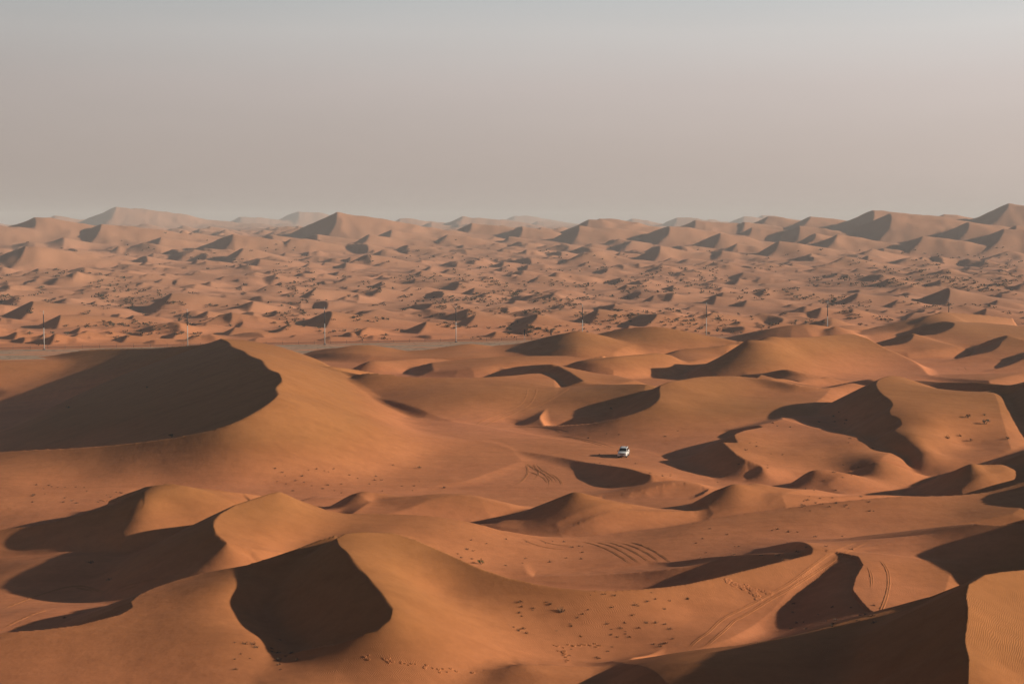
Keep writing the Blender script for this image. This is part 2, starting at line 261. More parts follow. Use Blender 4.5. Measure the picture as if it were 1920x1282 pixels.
 dict(n='right_w4', k=.5, c=[(1725,680,532,1),(1770,676,535,1),(1813,668,540,1),(1855,659,547,1),(1873,648,556,1),(1878,640,563,1),(1890,631,569,1)],
      w=[(1930,645,557,1),(1905,665,540,1),(1850,686,526,1),(1980,660,545,1)], R=14),
 dict(n='right_w5', k=.5, c=[(1810,700,506,1),(1850,695,509,1),(1893,684,516,1),(1925,669,524,1),(1950,655,532,1)],
      w=[(1935,697,505,1),(1990,682,515,1),(2000,665,525,1)], R=12),
 dict(n='right_w6', k=.3, c=[(1740,705,.4),(1790,701,1),(1850,700,1.6),(1920,698,2)], w=[(1850,712,1.4)], R=10),
]
FLOOR = []
for Yb, zb in [(60,26),(90,14),(115,8),(135,5),(155,3.6),(180,2.8),(210,2.0),(250,1.0),(300,.7)]:
    for Xb in (-160, -80, 0, 80, 160): FLOOR.append((Xb * Yb / 250 if Yb < 250 else Xb, Yb, zb))
for Yb, zb in [(350,.5),(420,.3),(500,0),(560,0),(620,0),(720,0)]:
    for Xb in (-260, -190, -40, 60, 140, 260):
        if not (Xb == -190 and Yb in (350, 420, 500)): FLOOR.append((Xb, Yb, zb))
FLOOR += [(-110,380,-9),(-82,380,-6),(-150,400,-13),(-150,455,-12),(-100,445,-7),(-125,335,-4),(-80,330,-1),(-120,500,-5),(-190,400,-14),(-190,460,-13),(-150,495,-10),(-190,515,-11),(-190,570,-1),(-75,205,.4),(-58,192,1),(-90,190,0),(-70,222,.6)]
FLOOR += [P(*p) for p in [(1000,822,1.1),(1080,836,1.25),(1150,846,1.35),(950,802,1.0)]]
FLOOR += [(-95,234,-1.2),(-75,230,0),(-100,205,-1.5),(-88,216,-.8)]
for p in [(1470,785,4.6),(1300,840,1.8),(1600,800,4),(1560,850,2.2),(1850,830,3.6),(1900,880,3),(1780,885,2.4),(1650,908,1.2),(1640,725,4.6),(1800,735,5.5),
          (1640,1120,6.6),(1500,1110,4.6),(1440,1160,4),(1700,1060,7),(1560,1140,5.8),(1850,1060,6.6),(1600,960,3),(1300,1100,2.8)]:
    FLOOR.append(P(*p))
floorT = TPS(FLOOR, 0.002)
def hull(p):
    p = sorted(map(tuple, p))
    def half(q):
        o = []
        for a in q:
            while len(o) > 1 and (o[-1][0]-o[-2][0])*(a[1]-o[-2][1]) - (o[-1][1]-o[-2][1])*(a[0]-o[-2][0]) <= 0: o.pop()
            o.append(a)
        return o[:-1]
    return np.array(half(p) + half(p[::-1]))
def hull_dist(h, x, y):
    r = np.full(x.shape, -1e9)
    for i in range(len(h)):
        a = h[i]; b = h[(i + 1) % len(h)]; d = b - a; L = math.hypot(*d)
        if L > .5: np.maximum(r, -(d[0] * (y - a[1]) - d[1] * (x - a[0])) / L, out=r)
    return r
def relax(d):
    """slide a windward point along its line of sight until the slope up to the crest is one sand can hold"""
    if not d['c']: return
    C = np.array([P(*p) for p in d['c']]); out = []
    lim = d.get('ms', .42)
    for p in d['w']:
        if len(p) == 4 and p[3] == 2: out.append(p); continue
        q0 = P(*p); best = None
        for dz in np.arange(0, 5, .1):
            for sg in (1, -1):
                z = q0[2] + sg * dz; q = P(p[0], p[1], z)
                dd = np.hypot(C[:, 0] - q[0], C[:, 1] - q[1]) + .5
                v = (np.abs(C[:, 2] - z) / dd).max()
                if best is None or v < best[0]: best = (v, z)
                if v < lim: best = (v, z); break
            if best[0] < lim: break
        out.append((p[0], p[1], round(float(best[1]), 2)))
    d['w'] = out
def prep():
    for d in DUNES:
        relax(d)
        d['C'] = catmull([P(*p) for p in d['c']], 3.0) if d['c'] else np.zeros((0, 3))
        d['W'] = TPS([P(*p) for p in d['c']] + [P(*p) for p in d['w']], 0.0015)
        a = np.vstack([d['C'][:, :2], np.array([P(*p)[:2] for p in d['w']])])
        d['H'] = hull(a); m = 40; d['zm'] = max(P(*p)[2] for p in d['c'] + d['w'])
        d['bb'] = (a[:, 0].min() - m, a[:, 0].max() + m, a[:, 1].min() - m, a[:, 1].max() + m)
prep()

def road_t(x, y):      # across-road coordinate: 0 on the line of lamp posts
    return (y - (593.0 + (x + 185.7) * 12.5 / 54.0)) / 1.026

def far_floor(y):
    return np.interp(y, [0, 640, 800, 1000, 1250, 1500, 1800, 2100, 2500, 3200, 4500, 8000, 20000], [0, 0, 0, 2, 4.5, 7, 10.5, 16, 26, 30, 33, 38, 42])
def body_limit(d, W, x, y):
    e = np.maximum(0, hull_dist(d['H'], x, y) - d.get('mg', 1.5))
    return np.minimum(W, d['zm'] + .3) - .22 * e - .012 * e * e
def near_height(x, y):
    h, _ = floorT(x, y)
    t_ = road_t(x, y); h = h * np.clip((-t_ - 52) / 20, 0, 1)
    # wobble of the ground coordinate so that no crest is ruler-smooth
    wx = x + .5 * fbm(x / 23, y / 23, 31, 2) + .08 * fbm(x / 5, y / 5, 41, 2); wy = y + .5 * fbm(x / 27, y / 27, 35, 2)
    for d in DUNES:
        b = d['bb']; m = (x > b[0]) & (x < b[1]) & (y > b[2]) & (y < b[3])
        if not m.any(): continue
        X = wx[m]; Y = wy[m]
        W, dm = d['W'](X, Y)
        W = body_limit(d, W, X, Y)
        S, sd = lee(X, Y, d['C'], d['k'], d.get('ext', (-.6, -.6)), d.get('el', 15), d.get('d0')) if d['c'] else (W + 1e3, 0)
        s = d.get('soft', 0.12)
        z = -smax(-W, -S, s) + 0.0 if s > 0 else np.minimum(W, S)
        h[m] = smax(h[m], z, 0.5) 
    return h

# ---- analytic dune for the plain beyond the road
def stamp(h, hb, x, y, X0, Y0, hh, lw, ll, lv, rot=0., bow=.5, k=.55):
    """X0,Y0 top of crest; hh height; lw windward length; lv half length along the crest"""
    R = max(lw, lv, ll) * 1.6
    m = (np.abs(x - X0) < R) & (np.abs(y - Y0) < R * 1.4)
    if not m.any(): return
    c, s = math.cos(rot), math.sin(rot)
    dx = x[m] - X0; dy = y[m] - Y0
    u = c * dx + s * dy; v = (-s * dx + c * dy) / lv
    v = v + .12 * np.sin(u / lw * 3 + X0)
    uc = -bow * lv * v * v
    Hc = hh * (np.maximum(0, 1 - np.abs(v) ** 1.35) ** 1.25 if hh > 14 else np.maximum(0, 1 - v * v) ** 1.3)
    q = (u - uc)
    lwv = lw * (0.45 + 0.55 * np.clip(1 - v * v, 0, 1))
    t = np.clip(q / lwv, 0, 1)
    wind = Hc * (1 - t) ** 1.6 * (1 + .6 * t)
    leez = Hc + k * q
    z = np.where(q > 0, wind, leez)
    z = np.maximum(z, 0)
    b = h[m] 
    if hh >= 6.5:
        h[m] = np.maximum(b, hb[m] + z); return
    h[m] = np.where(z > 0, b + z * 1.0 - .35 * np.minimum(z, np.maximum(b - hb[m], 0)), b)
# recognisable dunes beyond the road: photo x, y of the peak, relative size, distance (0 = find it on the plain), bow
FARD = [
 (60,562,8.5,0,.5),(113,584,7,0,.3),(322,547,9.5,0,.9),(475,565,5,0,.4),(622,577,8.5,0,.4),(890,586,6.5,0,.8),(800,600,5.5,0,.6),(542,604,4.5,0,.6),
 (590,541,6,0,.4),(714,540,5.5,0,.4),(717,523,5,0,.4),(890,536,5.5,0,.4),(910,547,3.5,0,.4),(790,508,6,0,.4),(648,487,7,0,.4),(580,489,6,0,.5),(518,512,6,0,.4),(527,522,4.5,0,.4),
 (945,483,7.5,0,.3),(1042,512,6,0,.4),(1010,518,5,0,.6),(1263,526,5,0,.4),(1175,527,4.5,0,.4),(1262,548,5.5,0,.5),(1225,552,4,0,.5),(1356,543,5.5,0,.4),(1343,556,5,0,.4),(1436,535,8,0,.5),(1355,527,4,0,.4),
 (1122,577,7,0,.5),(1230,582,7,0,.8),(1008,590,6,0,.7),(1400,562,4,0,.5),(1335,581,6,0,.6),(1268,607,4,0,.6),(1100,491,5.5,0,.6),(765,465,8,0,.3),(1163,468,9,0,.3),
 (1780,539,10,0,.3),(1608,548,6.5,0,.8),(1683,560,5,0,.7),(1870,563,5,0,.5),(1850,577,5,0,.5),(1490,530,4.5,0,.6),(1755,476,8,0,.4),(1657,468,8,0,.4),(1540,579,5,0,.5),(1600,583,4,0,.5),(1470,582,4,0,.5),(1860,590,4,0,.5),
 (250,590,3.5,0,.4),(180,560,3,0,.4),(300,575,3,0,.4),(390,583,4,0,.4),(30,620,3.2,0,.5),(150,612,3,0,.5),(330,620,3.2,0,.5),(290,632,2.6,0,.5),(240,627,2.8,0,.5),(690,610,3,0,.5),(700,625,2.6,0,.5),(860,625,3,0,.5),(930,618,3,0,.5),(990,604,4.5,0,.4),(1040,626,2.6,0,.5),(1180,605,3,0,.5),(60,640,2.6,0,.5),(440,610,3.5,0,.5),(480,628,3,0,.5),(780,628,3.4,0,.5),(620,625,3,0,.5),
 # big far dunes
 (62,408,1,2300,.4),(190,419,1,2250,.3),(47,460,1,1500,.35),(436,439,1,1950,.5),(455,465,1,1700,.6),(630,397,1,2500,.35),(885,418,1,2600,.4),(735,431,1,2300,.5),(692,438,1,2150,.5),(545,447,1,1950,.7),
 (1085,423,1,2300,.3),(1104,411,1,2600,.4),(1125,411,1,2650,.4),(1252,423,1,2250,.6),(1302,412,1,2700,.3),(1393,416,1,2700,.4),(1410,427,1,2300,.3),(1238,460,1,1750,.4),(1460,452,1,1800,.4),(1530,437,1,2000,.8),(1500,425,1,2250,.4),
 (1440,405,1,2900,.4),(1520,406,1,2700,.5),(1634,395,1,2600,.4),(1672,401,1,2250,.5),(1770,402,1,2800,.3),(1892,381,1,2500,.5),(1812,416,1,2100,.7),(1882,427,1,1900,.4),(1905,422,1,2000,.4),(1150,413,1,2800,.5),(1570,440,1,1900,.5),(1730,443,1,1850,.5),(980,425,1,2500,.5),(360,437,1,2300,.4),
 (1960,400,1,2400,.4),(-40,420,1,2200,.4),(300,445,1,2100,.5),(840,440,1,2200,.5),(1350,437,1,2100,.5),
 # hazy horizon dunes
 (218,387,1,5200,.35),(100,405,1,5600,.4),(330,407,1,6000,.4),(558,396,1,7500,.4),(450,406,1,7200,.4),(750,409,1,5500,.4),(868,405,1,5200,.5),(800,413,1,6500,.4),(940,411,1,6500,.5),(965,402,1,8500,.5),(1010,413,1,7000,.5),(1185,409,1,6500,.4),(1270,407,1,6200,.4),(1395,405,1,6800,.4),(1430,403,1,7200,.4),(1330,411,1,7500,.4),(640,412,1,8000,.4),(1560,412,1,6500,.4),(1750,410,1,6500,.4),(-80,405,1,6000,.4),(2020,405,1,6500,.4),
]
STAMPS = []; MOUNDS = []; BIG = []
def build_stamps():
    r = np.random.default_rng(5)
    # random dunes filling the plain (small ones first so the named ones stand on top of them)
    n = 0
    taken = []
    for px, py, s, D, bow in FARD:
        if D == 0:
            Y = 900.
            for _ in range(40):
                X_, Y_, Z_ = P(px, py, far_floor(Y) + s); Y = .5 * Y + .5 * min(Y_, 6000)
            X0, Y0, _z = P(px, py, Y=Y); hh = s
            hh = s = s * .85; lw = s * r.uniform(8, 12); ll = s / .2; lv = s * r.uniform(3.2, 4.8); k = .45
        else:
            X0, Y0, Z = P(px, py, Y=D); hh = Z - far_floor(D)
            if hh < 4: hh = 4
            sc_ = min(1.6, 1 + D / 9000)
            lw = hh * r.uniform(4.2, 5.6) * sc_; lv = hh * r.uniform(3.4, 4.4) * sc_; k = .42 if hh > 20 else .5; ll = hh / k
        if hh > 12:      # a broad swell carries the sharp dune on top of it
            MOUNDS.append((X0 + hh * .9, Y0, hh * .18, hh * 3.4, hh * 4.2)); BIG.append((len(STAMPS), Z)); lv *= .85; lw *= 1.1
        taken.append((X0, Y0, lw * .5))
        STAMPS.append([X0, Y0, hh, lw, ll, lv, float(np.arcsin(np.clip(r.uniform(-.02, .16) - X0 / Y0, -.6, .75))), bow * .6, k])
    rnd = []
    for i in range(5200):
        Y = 625 + (3300 - 625) * r.random() ** 1.5
        X = r.uniform(-.42, .62) * Y
        if road_t(X, Y) < 24 : continue
        s = (.7 + 2.9 * r.random() ** 2.4) * (1 + .5 * min(max(Y - 900, 0) / 1000, 2.2))
        if Y < 690: s = min(s, 2.0)
        bad = any((X - a) ** 2 + ((Y - b) * .8) ** 2 < (c + s) ** 2 for a, b, c in taken)
        if bad: continue
        rnd.append([X, Y, s, s * r.uniform(8, 16), s / .2, s * r.uniform(3.5, 8), float(np.arcsin(np.clip(r.normal(-.06, .30) - X / Y, -.8, .8))), r.uniform(.1, .6), r.choice([.28, .38, .5])])
        if len(rnd) > 3000: break
    for i in range(330):
        Y = r.uniform(1500, 3600); X = r.uniform(-.42, .6) * Y; s = r.uniform(5, 13) * (.6 + Y / 4500)
        if any((X - a) ** 2 + ((Y - b) * .7) ** 2 < (c * .8 + s * 2) ** 2 for a, b, c in taken): continue
        rnd.append([X, Y, s, s * r.uniform(4.5, 8), s / .3, s * r.uniform(3.5, 6.5), float(np.arcsin(np.clip(r.normal(.10, .28) - X / Y, -.8, .8))), r.uniform(.1, .4), r.choice([.35, .5])])
    for i in range(160):
        Y = r.uniform(3000, 9500); X = r.uniform(-.45, .6) * Y; s = r.uniform(8, 24)
        rnd.append([X, Y, s, s * 6, s / .3, s * 5, r.normal(0, .3), .4, .4])
    STAMPS[:0] = rnd
build_stamps()
def far_base(x, y):
    h = far_floor(y) + fbm(x / 170, y / 210, 77, 3) * np.clip((y - 640) / 500, 0, 1) * (5 + np.clip(y - 1500, 0, 3000) / 350)
    rg = fbm(x / 62, y / 85, 171, 3); h = h + (1.6 - 7 * np.sqrt(rg * rg + .002)) * .9 * np.clip((y - 640) / 200, 0, 1)      # low linking ridges
    for a, b, hh, lx, ly in MOUNDS:
        m = (np.abs(x - a) < 2.4 * lx) & (np.abs(y - b) < 2.4 * ly)
        if m.any(): h[m] += hh * np.exp(-((x[m] - a) / lx) ** 2 * 1.2 - ((y[m] - b) / ly) ** 2 * 1.2)
    return h
off = len(STAMPS) - len(FARD)
for i, Z in BIG:         # the sharp dune makes up what the swell under it lacks
    q = STAMPS[off + i]; q[2] = max(4.0, Z - float(far_base(np.array([q[0]]), np.array([q[1]]))[0]))
def far_height(x, y):
    h = far_base(x, y)
    hb = h.copy()
    for s in STAMPS: stamp(h, hb, x, y, *s)
    return h

NOISE_ON = True
def height(x, y):
    x = np.asarray(x, float); y = np.asarray(y, float); sh = x.shape
    x = x.ravel(); y = y.ravel(); h = np.zeros(x.shape)
    t = road_t(x, y)
    m = (y > 20) & (t < 15)
    if m.any(): h[m] = near_height(x[m], y[m])
    m2 = t > 5
    if m2.any():
        f = far_height(x[m2], y[m2])
        # the road verge stays flat, then the plain begins
        a = np.clip((t[m2] - 8) / 30, 0, 1); a = a * a * (3 - 2 * a)
        h[m2] = np.where(t[m2] < 15, h[m2], 0) * (1 - a) * (t[m2] < 15) + f * a
    # ground under the photographer: the high dune
    m3 = y <= 60
    if m3.any():
        hill = 48.2 - .37 * np.maximum(0, y[m3] + 0) - .0016 * x[m3] ** 2 * 1.0
        hill = np.where(y[m3] < 0, 48.2 - .12 * (-y[m3]) - .0016 * x[m3] ** 2, hill)
        h[m3] = np.maximum(hill, 3)
    m4 = (y > 20) & (y <= 130)
    if m4.any():
        hill = 48.2 - .37 * y[m4] - .0016 * x[m4] ** 2
        a = np.clip((y[m4] - 60) / 60, 0, 1); a = a * a * (3 - 2 * a)
        b = np.where(y[m4] <= 60, h[m4], h[m4])
        h[m4] = smax(hill, np.where(y[m4] <= 60, 3, b), 2.0)
    # broad and small unevenness of the sand
    amp = np.clip((t + 70) / -60, 0, 1)
    h = h + .16 * fbm(x / 14, y / 14, 51, 3) * np.clip((np.abs(t + 24) - 36) / 16, 0, 1) * np.where(t < 0, 1, 1.3)
    return h.reshape(sh)

# ------------------------------------------------------------------ terrain mesh (fan of rows and columns, finer where near)
def tcols():
    a = np.arange(-.46, -.36, .004); b = np.linspace(-.36, .36, 1080); c = np.arange(.363, .44, .002); d = np.arange(.445, .64, .006)
    return np.concatenate([a, b, c, d])
TC = tcols()
def rows(y0, y1, n):
    u = np.linspace(y0 ** -.5, y1 ** -.5, n); return u ** -2
YR = np.concatenate([rows(98, 705, 980)[:-1], rows(705, 11500, 420)])
TT, YY = np.meshgrid(TC, YR)
XX = TT * YY
ZZ = height(XX, YY)
print('terrain height', round(time.time() - T0, 1), XX.shape)

def grid_mesh(name, X, Y, Z):
    nr, nc = X.shape
    me = bpy.data.meshes.new(name)
    co = np.stack([X, Y, Z], -1).reshape(-1, 3).astype(np.float32)
    idx = np.arange(nr * nc).reshape(nr, nc)
    q = np.stack([idx[:-1, :-1], idx[:-1, 1:], idx[1:, 1:], idx[1:, :-1]], -1).reshape(-1, 4).astype(np.int32)
    me.vertices.add(len(co)); me.vertices.foreach_set('co', co.ravel())
    me.loops.add(q.size); me.loops.foreach_set('vertex_index', q.ravel())
    me.polygons.add(len(q)); me.polygons.foreach_set('loop_start', np.arange(0, q.size, 4, dtype=np.int32))
    me.polygons.foreach_set('loop_total', np.full(len(q), 4, np.int32))
    me.update(calc_edges=True)
    me.polygons.foreach_set('use_smooth', np.ones(len(q), bool))
    return me
def tag(o, label=None, cat=None, group=None, kind=None):
    if label: o['label'] = label
    if cat: o['category'] = cat
    if group: o['group'] = group
    if kind: o['kind'] = kind
    return o

# ------------------------------------------------------------------ materials
def mat(name, base, rough=.8, metal=0.):
    m = bpy.data.materials.new(name); m.use_nodes = True
    b = m.node_tree.nodes['Principled BSDF']; b.inputs['Base Color'].default_value = (*base, 1)
    b.inputs['Roughness'].default_value = rough; b.inputs['Metallic'].default_value = metal
    b.inputs['Specular IOR Level'].default_value = .3
    return m
def N(m, t, **kw):
    n = m.node_tree.nodes.new(t)
    for k, v in kw.items(): setattr(n, k, v)
    return n
def sand_material():
    m = mat('sand', (.5, .25, .12), .95); t = m.node_tree; L = t.links.new; b = t.nodes['Principled BSDF']
    b.inputs['Specular IOR Level'].default_value = .08
    geo = N(m, 'ShaderNodeNewGeometry')
    def noise(scale, detail=3, rough=.5, vec=None):
        n = N(m, 'ShaderNodeTexNoise'); n.inputs['Scale'].default_value = scale; n.inputs['Detail'].default_value = detail; n.inputs['Roughness'].default_value = rough
        L(vec or geo.outputs['Position'], n.inputs['Vector']); return n.outputs['Fac']
    def ramp(fac, stops):
        r = N(m, 'ShaderNodeValToRGB'); L(fac, r.inputs[0]); e = r.color_ramp.elements
        while len(e) < len(stops): e.new(.5)
        for q, (p, c) in zip(e, stops): q.position = p; q.color = (*c, 1)
        return r.outputs[0]
    def mixc(f, a, c, mode='MIX'):
        x = N(m, 'ShaderNodeMix', data_type='RGBA', blend_type=mode)
        if isinstance(f, float): x.inputs['Factor'].default_value = f
        else: L(f, x.inputs['Factor'])
        for s, v in (('A', a), ('B', c)):
            if isinstance(v, tuple): x.inputs[s].default_value = (*v, 1)
            else: L(v, x.inputs[s])
        return x.outputs['Result']
    def mth(op, a, c=0., d=None):
        x = N(m, 'ShaderNodeMath', operation=op)
        for i, v in enumerate((a, c) if d is None else (a, c, d)):
            if isinstance(v, (int, float)): x.inputs[i].default_value = v
            else: L(v, x.inputs[i])
        return x.outputs[0]
    def maprange(v, a, b_, c=0., d=1.):
        x = N(m, 'ShaderNodeMapRange'); L(v, x.inputs[0])
        for i, q in enumerate((a, b_, c, d)): x.inputs[i + 1].default_value = q
        return x.outputs[0]
    sp = N(m, 'ShaderNodeSeparateXYZ'); L(geo.outputs['Position'], sp.inputs[0])
    # golden blown sand on the upper dunes, redder coarse sand low down, lightened where the sun only grazes
    hgt = N(m, 'ShaderNodeAttribute', attribute_name='rel_height')
    big = noise(.012, 3)
    mix1 = mth('ADD', mth('MULTIPLY', big, .9), mth('MULTIPLY', hgt.outputs['Fac'], .75))
    c = ramp(mix1, SANDC)
    c = mixc(maprange(noise(.11, 4, .6), .35, .7), c, SANDM, 'MIX') if False else c
    grain = noise(9., 2); c = mixc(.10, c, ramp(grain, [(.3, (.1, .1, .1)), (.7, (1, 1, 1))]), 'MULTIPLY')
    speck = noise(.5, 5, .7); c = mixc(.16, c, ramp(speck, [(.35, (.35, .3, .28)), (.6, (1, 1, 1))]), 'MULTIPLY')
    mps = N(m, 'ShaderNodeMapping'); mps.inputs['Scale'].default_value = (.035, .22, .3); mps.inputs['Rotation'].default_value = (0, 0, math.radians(-12)); L(geo.outputs['Position'], mps.inputs['Vector'])
    streak = noise(1., 5, .62, mps.outputs[0])
    c = mixc(.35, c, ramp(streak, [(.32, (.74, .70, .68)), (.52, (1, 1, 1)), (.72, (1.0, 1.0, 1.0))]), 'MULTIPLY')
    patch = noise(.06, 4, .6)
    c = mixc(.3, c, ramp(patch, [(.36, (.80, .74, .72)), (.6, (1, 1, 1))]), 'MULTIPLY')
    # the plain beyond the road: paler, pinker
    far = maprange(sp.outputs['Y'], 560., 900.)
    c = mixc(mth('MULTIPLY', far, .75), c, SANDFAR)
    # scrub litter dotted over the plain
    scr = mth('MULTIPLY', mth('MULTIPLY', maprange(noise(.10, 6, .75), .60, .68), maprange(noise(.006, 3), .42, .6)), far)
    c = mixc(mth('MULTIPLY', scr, .45), c, (.16, .12, .075))
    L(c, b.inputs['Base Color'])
    # wind ripples
    wv = N(m, 'ShaderNodeTexWave', wave_type='BANDS', bands_direction='X', wave_profile='SIN')
    mp = N(m, 'ShaderNodeMapping'); mp.inputs['Rotation'].default_value = (0, 0, math.radians(24)); L(geo.outputs['Position'], mp.inputs['Vector'])
    L(mp.outputs[0], wv.inputs['Vector']); wv.inputs['Scale'].default_value = 1.9; wv.inputs['Distortion'].default_value = 9.0
    wv.inputs['Detail'].default_value = 2; wv.inputs['Detail Scale'].default_value = .45
    msk = maprange(noise(.05, 3), .46, .62)
    fade = maprange(sp.outputs['Y'], 180., 330., 1., 0.)
    rip = mth('MULTIPLY', mth('MULTIPLY', wv.outputs['Fac'], mth('ADD', mth('MULTIPLY', msk, .9), .1)), mth('MULTIPLY', fade, .019))
    bump = N(m, 'ShaderNodeBump'); bump.inputs['Distance'].default_value = 1.0; bump.inputs['Strength'].default_value = 1.0
    rough = mth('ADD', mth('MULTIPLY', noise(.8, 5, .6), .035), mth('MULTIPLY', noise(.22, 4, .6), .11))
    L(mth('ADD', rip, rough), bump.inputs['Height']); L(bump.outputs[0], b.inputs['Normal'])
    return m
SANDC = [(.30, (.70, .260, .120)), (.55, (.64, .240, .098)), (.85, (.475, .185, .066)), (1.0, (.44, .180, .062))]  # low tones lightened, crest tones darkened to even out the sunlight
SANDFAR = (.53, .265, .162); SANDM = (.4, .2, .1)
M_sand = sand_material()

me = grid_mesh('sand_dunes', XX, YY, ZZ)
# height above the surrounding ground, drives the sand's colour and the light painted onto the flats
base_h = np.where(road_t(XX, YY) < 5, floorT(XX.ravel(), YY.ravel())[0].reshape(XX.shape), far_floor(YY))
relh = np.clip((ZZ - base_h) / 10.0, 0, 1).astype(np.float32)
at = me.attributes.new('rel_height', 'FLOAT', 'POINT'); at.data.foreach_set('value', relh.ravel())
me.materials.append(M_sand)
ground = bpy.data.objects.new('sand_dunes', me); col.objects.link(ground); tag(ground, kind='structure')
# coarse apron under and behind the photographer
xs = np.linspace(-46, 64, 56); ys = np.linspace(-160, 98, 66)
AX, AY = np.meshgrid(xs, ys); AX = AX * (1 + 0 * AY)
AX = np.where(AY > 0, AX * (0.98 ), AX * .98)
AZ = height(AX, AY)
me2 = grid_mesh('high_dune', AX, AY, AZ); at = me2.attributes.new('rel_height', 'FLOAT', 'POINT'); at.data.foreach_set('value', np.full(AX.size, .6, np.float32)); me2.materials.append(M_sand)
hd = bpy.data.objects.new('high_dune', me2); col.objects.link(hd); tag(hd, kind='structure')
print('terrain mesh', round(time.time() - T0, 1))
# ------------------------------------------------------------------ looking things up on the finished terrain
def gz(x, y):
    x = np.asarray(x, float); y = np.asarray(y, float)
    t = x / np.maximum(y, 1)
    ci = np.interp(t, TC, np.arange(len(TC))); ri = np.interp(y, YR, np.arange(len(YR)))
    c0 = np.clip(ci.astype(int), 0, len(TC) - 2); r0 = np.clip(ri.astype(int), 0, len(YR) - 2); fc = ci - c0; fr = ri - r0
    return (ZZ[r0, c0] * (1 - fc) + ZZ[r0, c0 + 1] * fc) * (1 - fr) + (ZZ[r0 + 1, c0] * (1 - fc) + ZZ[r0 + 1, c0 + 1] * fc) * fr
def hits(pts, ymax=4000):
    """first point of the sand seen at each photo pixel"""
    pts = np.array(pts, float); a = (pts[:, 0] - 960) / F; b = (641 - pts[:, 1]) / F
    dy = CT + b * ST; dz = -ST + b * CT
    Ys = np.geomspace(100, ymax, 1500)
    tt = Ys[None] / dy[:, None]; x = a[:, None] * tt; z = CAM_H + dz[:, None] * tt
    below = z < gz(x, np.broadcast_to(Ys[None], x.shape))
    k = np.where(below.any(1), below.argmax(1), len(Ys) - 1)
    lo = Ys[np.maximum(k - 1, 0)]; hi = Ys[k]
    for _ in range(14):
        m = (lo + hi) / 2; t = m / dy; u = CAM_H + dz * t < gz(a * t, m)
        hi = np.where(u, m, hi); lo = np.where(u, lo, m)
    t = hi / dy
    return np.stack([a * t, hi, gz(a * t, hi)], 1)
def normal(x, y, e=.8):
    n = Vector((-(float(gz(x + e, y)) - float(gz(x - e, y))) / (2 * e), -(float(gz(x, y + e)) - float(gz(x, y - e))) / (2 * e), 1)); return n.normalized()

# ------------------------------------------------------------------ mesh helpers
def mesh_obj(name, bm, m, parent=None, smooth=False):
    me = bpy.data.meshes.new(name); bm.to_mesh(me); bm.free()
    if smooth:
        for p in me.polygons: p.use_smooth = True
    if isinstance(m, (list, tuple)):
        for q in m: me.materials.append(q)
    elif m: me.materials.append(m)
    o = bpy.data.objects.new(name, me); col.objects.link(o)
    if parent: o.parent = parent
    return o
def empty(name, loc, rz=0.):
    o = bpy.data.objects.new(name, None); col.objects.link(o); o.location = loc; o.rotation_euler = (0, 0, rz); o.empty_display_size = .2
    return o
def copy_tree(o, parent=None):
    c = o.copy(); col.objects.link(c)
    if parent: c.parent = parent; c.matrix_parent_inverse = o.matrix_parent_inverse
    for ch in list(o.children): copy_tree(ch, c)
    return c
def add_box(bm, x0, x1, y0, y1, z0, z1):
    v = [bm.verts.new((x, y, z)) for z in (z0, z1) for y in (y0, y1) for x in (x0, x1)]
    for f in ((0, 2, 3, 1), (4, 5, 7, 6), (0, 1, 5, 4), (2, 6, 7, 3), (0, 4, 6, 2), (1, 3, 7, 5)): bm.faces.new([v[i] for i in f])
def add_tube(bm, p0, p1, r0, r1, n=10, cap=True):
    p0 = Vector(p0); p1 = Vector(p1); d = (p1 - p0).normalized(); a = d.orthogonal().normalized(); b = d.cross(a)
    A = [bm.verts.new(p0 + (a * math.cos(i * 2 * math.pi / n) + b * math.sin(i * 2 * math.pi / n)) * r0) for i in range(n)]
    B = [bm.verts.new(p1 + (a * math.cos(i * 2 * math.pi / n) + b * math.sin(i * 2 * math.pi / n)) * r1) for i in range(n)]
    for i in range(n): bm.faces.new((A[i], A[(i + 1) % n], B[(i + 1) % n], B[i]))
    if cap: bm.faces.new(A[::-1]); bm.faces.new(B)
def bevelled(bm, w, seg=2):
    bmesh.ops.bevel(bm, geom=list(bm.edges), offset=w, segments=seg, affect='EDGES', clamp_overlap=True)

